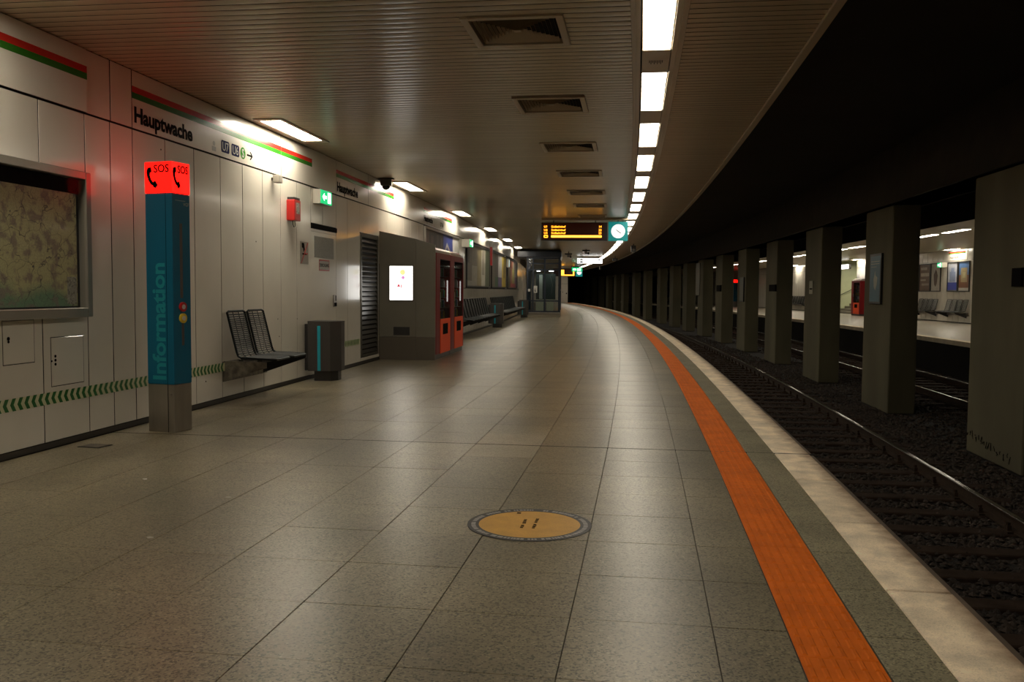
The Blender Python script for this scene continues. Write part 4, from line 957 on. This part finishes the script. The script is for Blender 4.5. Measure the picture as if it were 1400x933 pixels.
for a, b, l in ((42.9, 45.4, 'seat beam across the tracks under the near seat group'), (46.3, 48.9, 'seat beam across the tracks under the far seat group'), (68.2, 73.8, 'seat beam across the tracks under the farthest seats')):
    t = thing('seat_beam', l, 'seat beam', OW, b, 0, R); B(MB().box(.02, .06, 0, b - a, .36, .50).box(.28, .36, 0, b - a, .49, .53), 'beam', STEEL, t); B(MB().prism([(.0, .24), (.0, .50), (.56, .50), (.56, .46)], .1, .114, 'y').prism([(.0, .24), (.0, .50), (.56, .50), (.56, .46)], b - a - .3, b - a - .286, 'y'), 'gusset', DARKP, t)
poster('framed_poster', 'brown swirling poster across the tracks', 47.45, 48.9, 1.49, 2.93, [(0, 1, 0, 1, (.14, .075, .04)), (.1, .9, .55, .68, (.40, .33, .24)), (.1, .7, .8, .9, (.34, .27, .2)), (.2, .9, .2, .28, (.3, .24, .18)), (.1, .6, .38, .44, (.36, .3, .22))], OW, R)
t = poster('framed_poster', 'white poster with a brown silhouette across the tracks', 46.2, 47.42, 1.49, 2.93, [(0, 1, 0, 1, (.46, .43, .38))], OW, R); B(MB().prism([(.45, .35), (.6, .25), (.75, .4), (.85, .8), (.75, 1.0), (.6, 1.12), (.5, 1.0), (.35, .85)], .024, .027, 'x'), 'silhouette', mat('brown_ink', (.09, .045, .03), .5), t)
t = poster('framed_poster', 'white and blue poster with a pale building across the tracks', 44.27, 45.45, 1.49, 2.93, [(0, 1, .3, 1, (.46, .48, .54)), (0, 1, .02, .3, (.02, .04, .30)), (.2, .8, .32, .68, (.22, .27, .42)), (.32, .68, .68, .82, (.25, .3, .45))], OW, R)
t = poster('framed_poster', 'colourful poster with a blue sky and a tan building across the tracks', 43.0, 44.23, 1.49, 2.93, [(0, 1, .55, 1, (.08, .17, .38)), (0, 1, .1, .55, (.18, .07, .03)), (0, 1, 0, .1, (.46, .44, .38)), (.2, .8, .3, .8, (.32, .25, .13)), (.35, .65, .45, .65, (.42, .38, .2))], OW, R)
exit_sign('exit_sign', 'pale exit sign box across the tracks between posters', OW, 46.15, 2.68, .55, .24, .25, R)
def opp_sign(s1, label):
    t = thing('wall_sign', label, 'sign', OW - .001, s1, 2.99, R); B(MB().plate(0, 2.2, 0, .5, 0, .02), 'sign_panel', ENAM, t)
    B(MB().box(.02, .022, .1, 2.0, .36, .42), 'red_stripe', STRED, t); B(MB().box(.02, .022, .1, 2.0, .31, .36), 'green_stripe', STGRN, t); lettering('Hauptwache', .20, INK, t, .022, .25, .09)
opp_sign(45.5, 'lit station name sign across the tracks')
dup(hp, frame(15.60, 88.0, 0, .8), 'teal help point column across the tracks between pillars')
poster('framed_poster', 'tall blue poster far across the tracks between pillars', 115.5, 121.0, .6, 2.9, [(0, 1, 0, 1, (.02, .03, .22)), (.3, .6, .3, .6, (.4, .4, .4))], OW, R)
vo = dup(vm, frame(15.55, 57.4, 0, R), 'red vending machine across the tracks beside the stairs')
# stairs across the tracks
so = B(MB().box(0, .1, 0, 4.9, -.02, 3.6).box(-3.4, 0, -.1, 0, -.02, 3.6).box(-3.4, 0, 4.8, 4.9, -.02, 3.6), 'stairwell', mat('stair_wall', (.46, .47, .30), .4, var=.05), None, frame(OW + 3.4, 58.7, 0)); tag(so, kind='structure')
stp = MB().box(0, .32, 0, 4.7, 0, .17, c=.005).mesh('step', mat('step_stone', (.20, .18, .14), .5))
for k in range(10): put('step', stp, so, T(-3.2 + k * .32, .1, k * .17 - .02))
B(MB().tube([(-3.5, 4.6, .95), (-.3, 4.6, 2.6)], .025).tube([(-3.5, 4.6, 0), (-3.5, 4.6, .95)], .02), 'handrail', DARKP, so)
t = thing('direction_sign', 'white lit sign over the stairs across the tracks', 'sign', OW - .25, 61.9, 2.93, R); B(MB().box(0, .15, 0, 2.9, 0, .33, c=.006), 'housing', DARKP, t); B(MB().box(.15, .155, .02, 2.88, .02, .31), 'lit_face', LBOX, t)
t = thing('direction_sign', 'white lit sign farther along the opposite platform', 'sign', 12.8, 66.0, 2.55, 0); B(MB().box(0, 1.4, 0, .15, 0, .5), 'housing', DARKP, t); B(MB().box(.02, 1.38, -.005, 0, .02, .48), 'lit_face', LBOX, t)
sl_ = bpy.data.lights.new('stairwell_fill', 'AREA'); sl_.energy = 90; sl_.size = 1.2; sl_.color = (1, .95, .75); q = bpy.data.objects.new('stairwell_fill', sl_); COL.objects.link(q); q.matrix_basis = frame(OW + 1.6, 61, 3.4)  # unseen area light added to brighten the stairwell, no fitting behind it
# far end closures
B(MB().box(0, 13, 0, .3, -1.3, 4.4), 'tunnel_end', SOOT, None, frame(.9, 140, 0)).__setitem__('kind', 'structure')
bpy.context.view_layer.update()
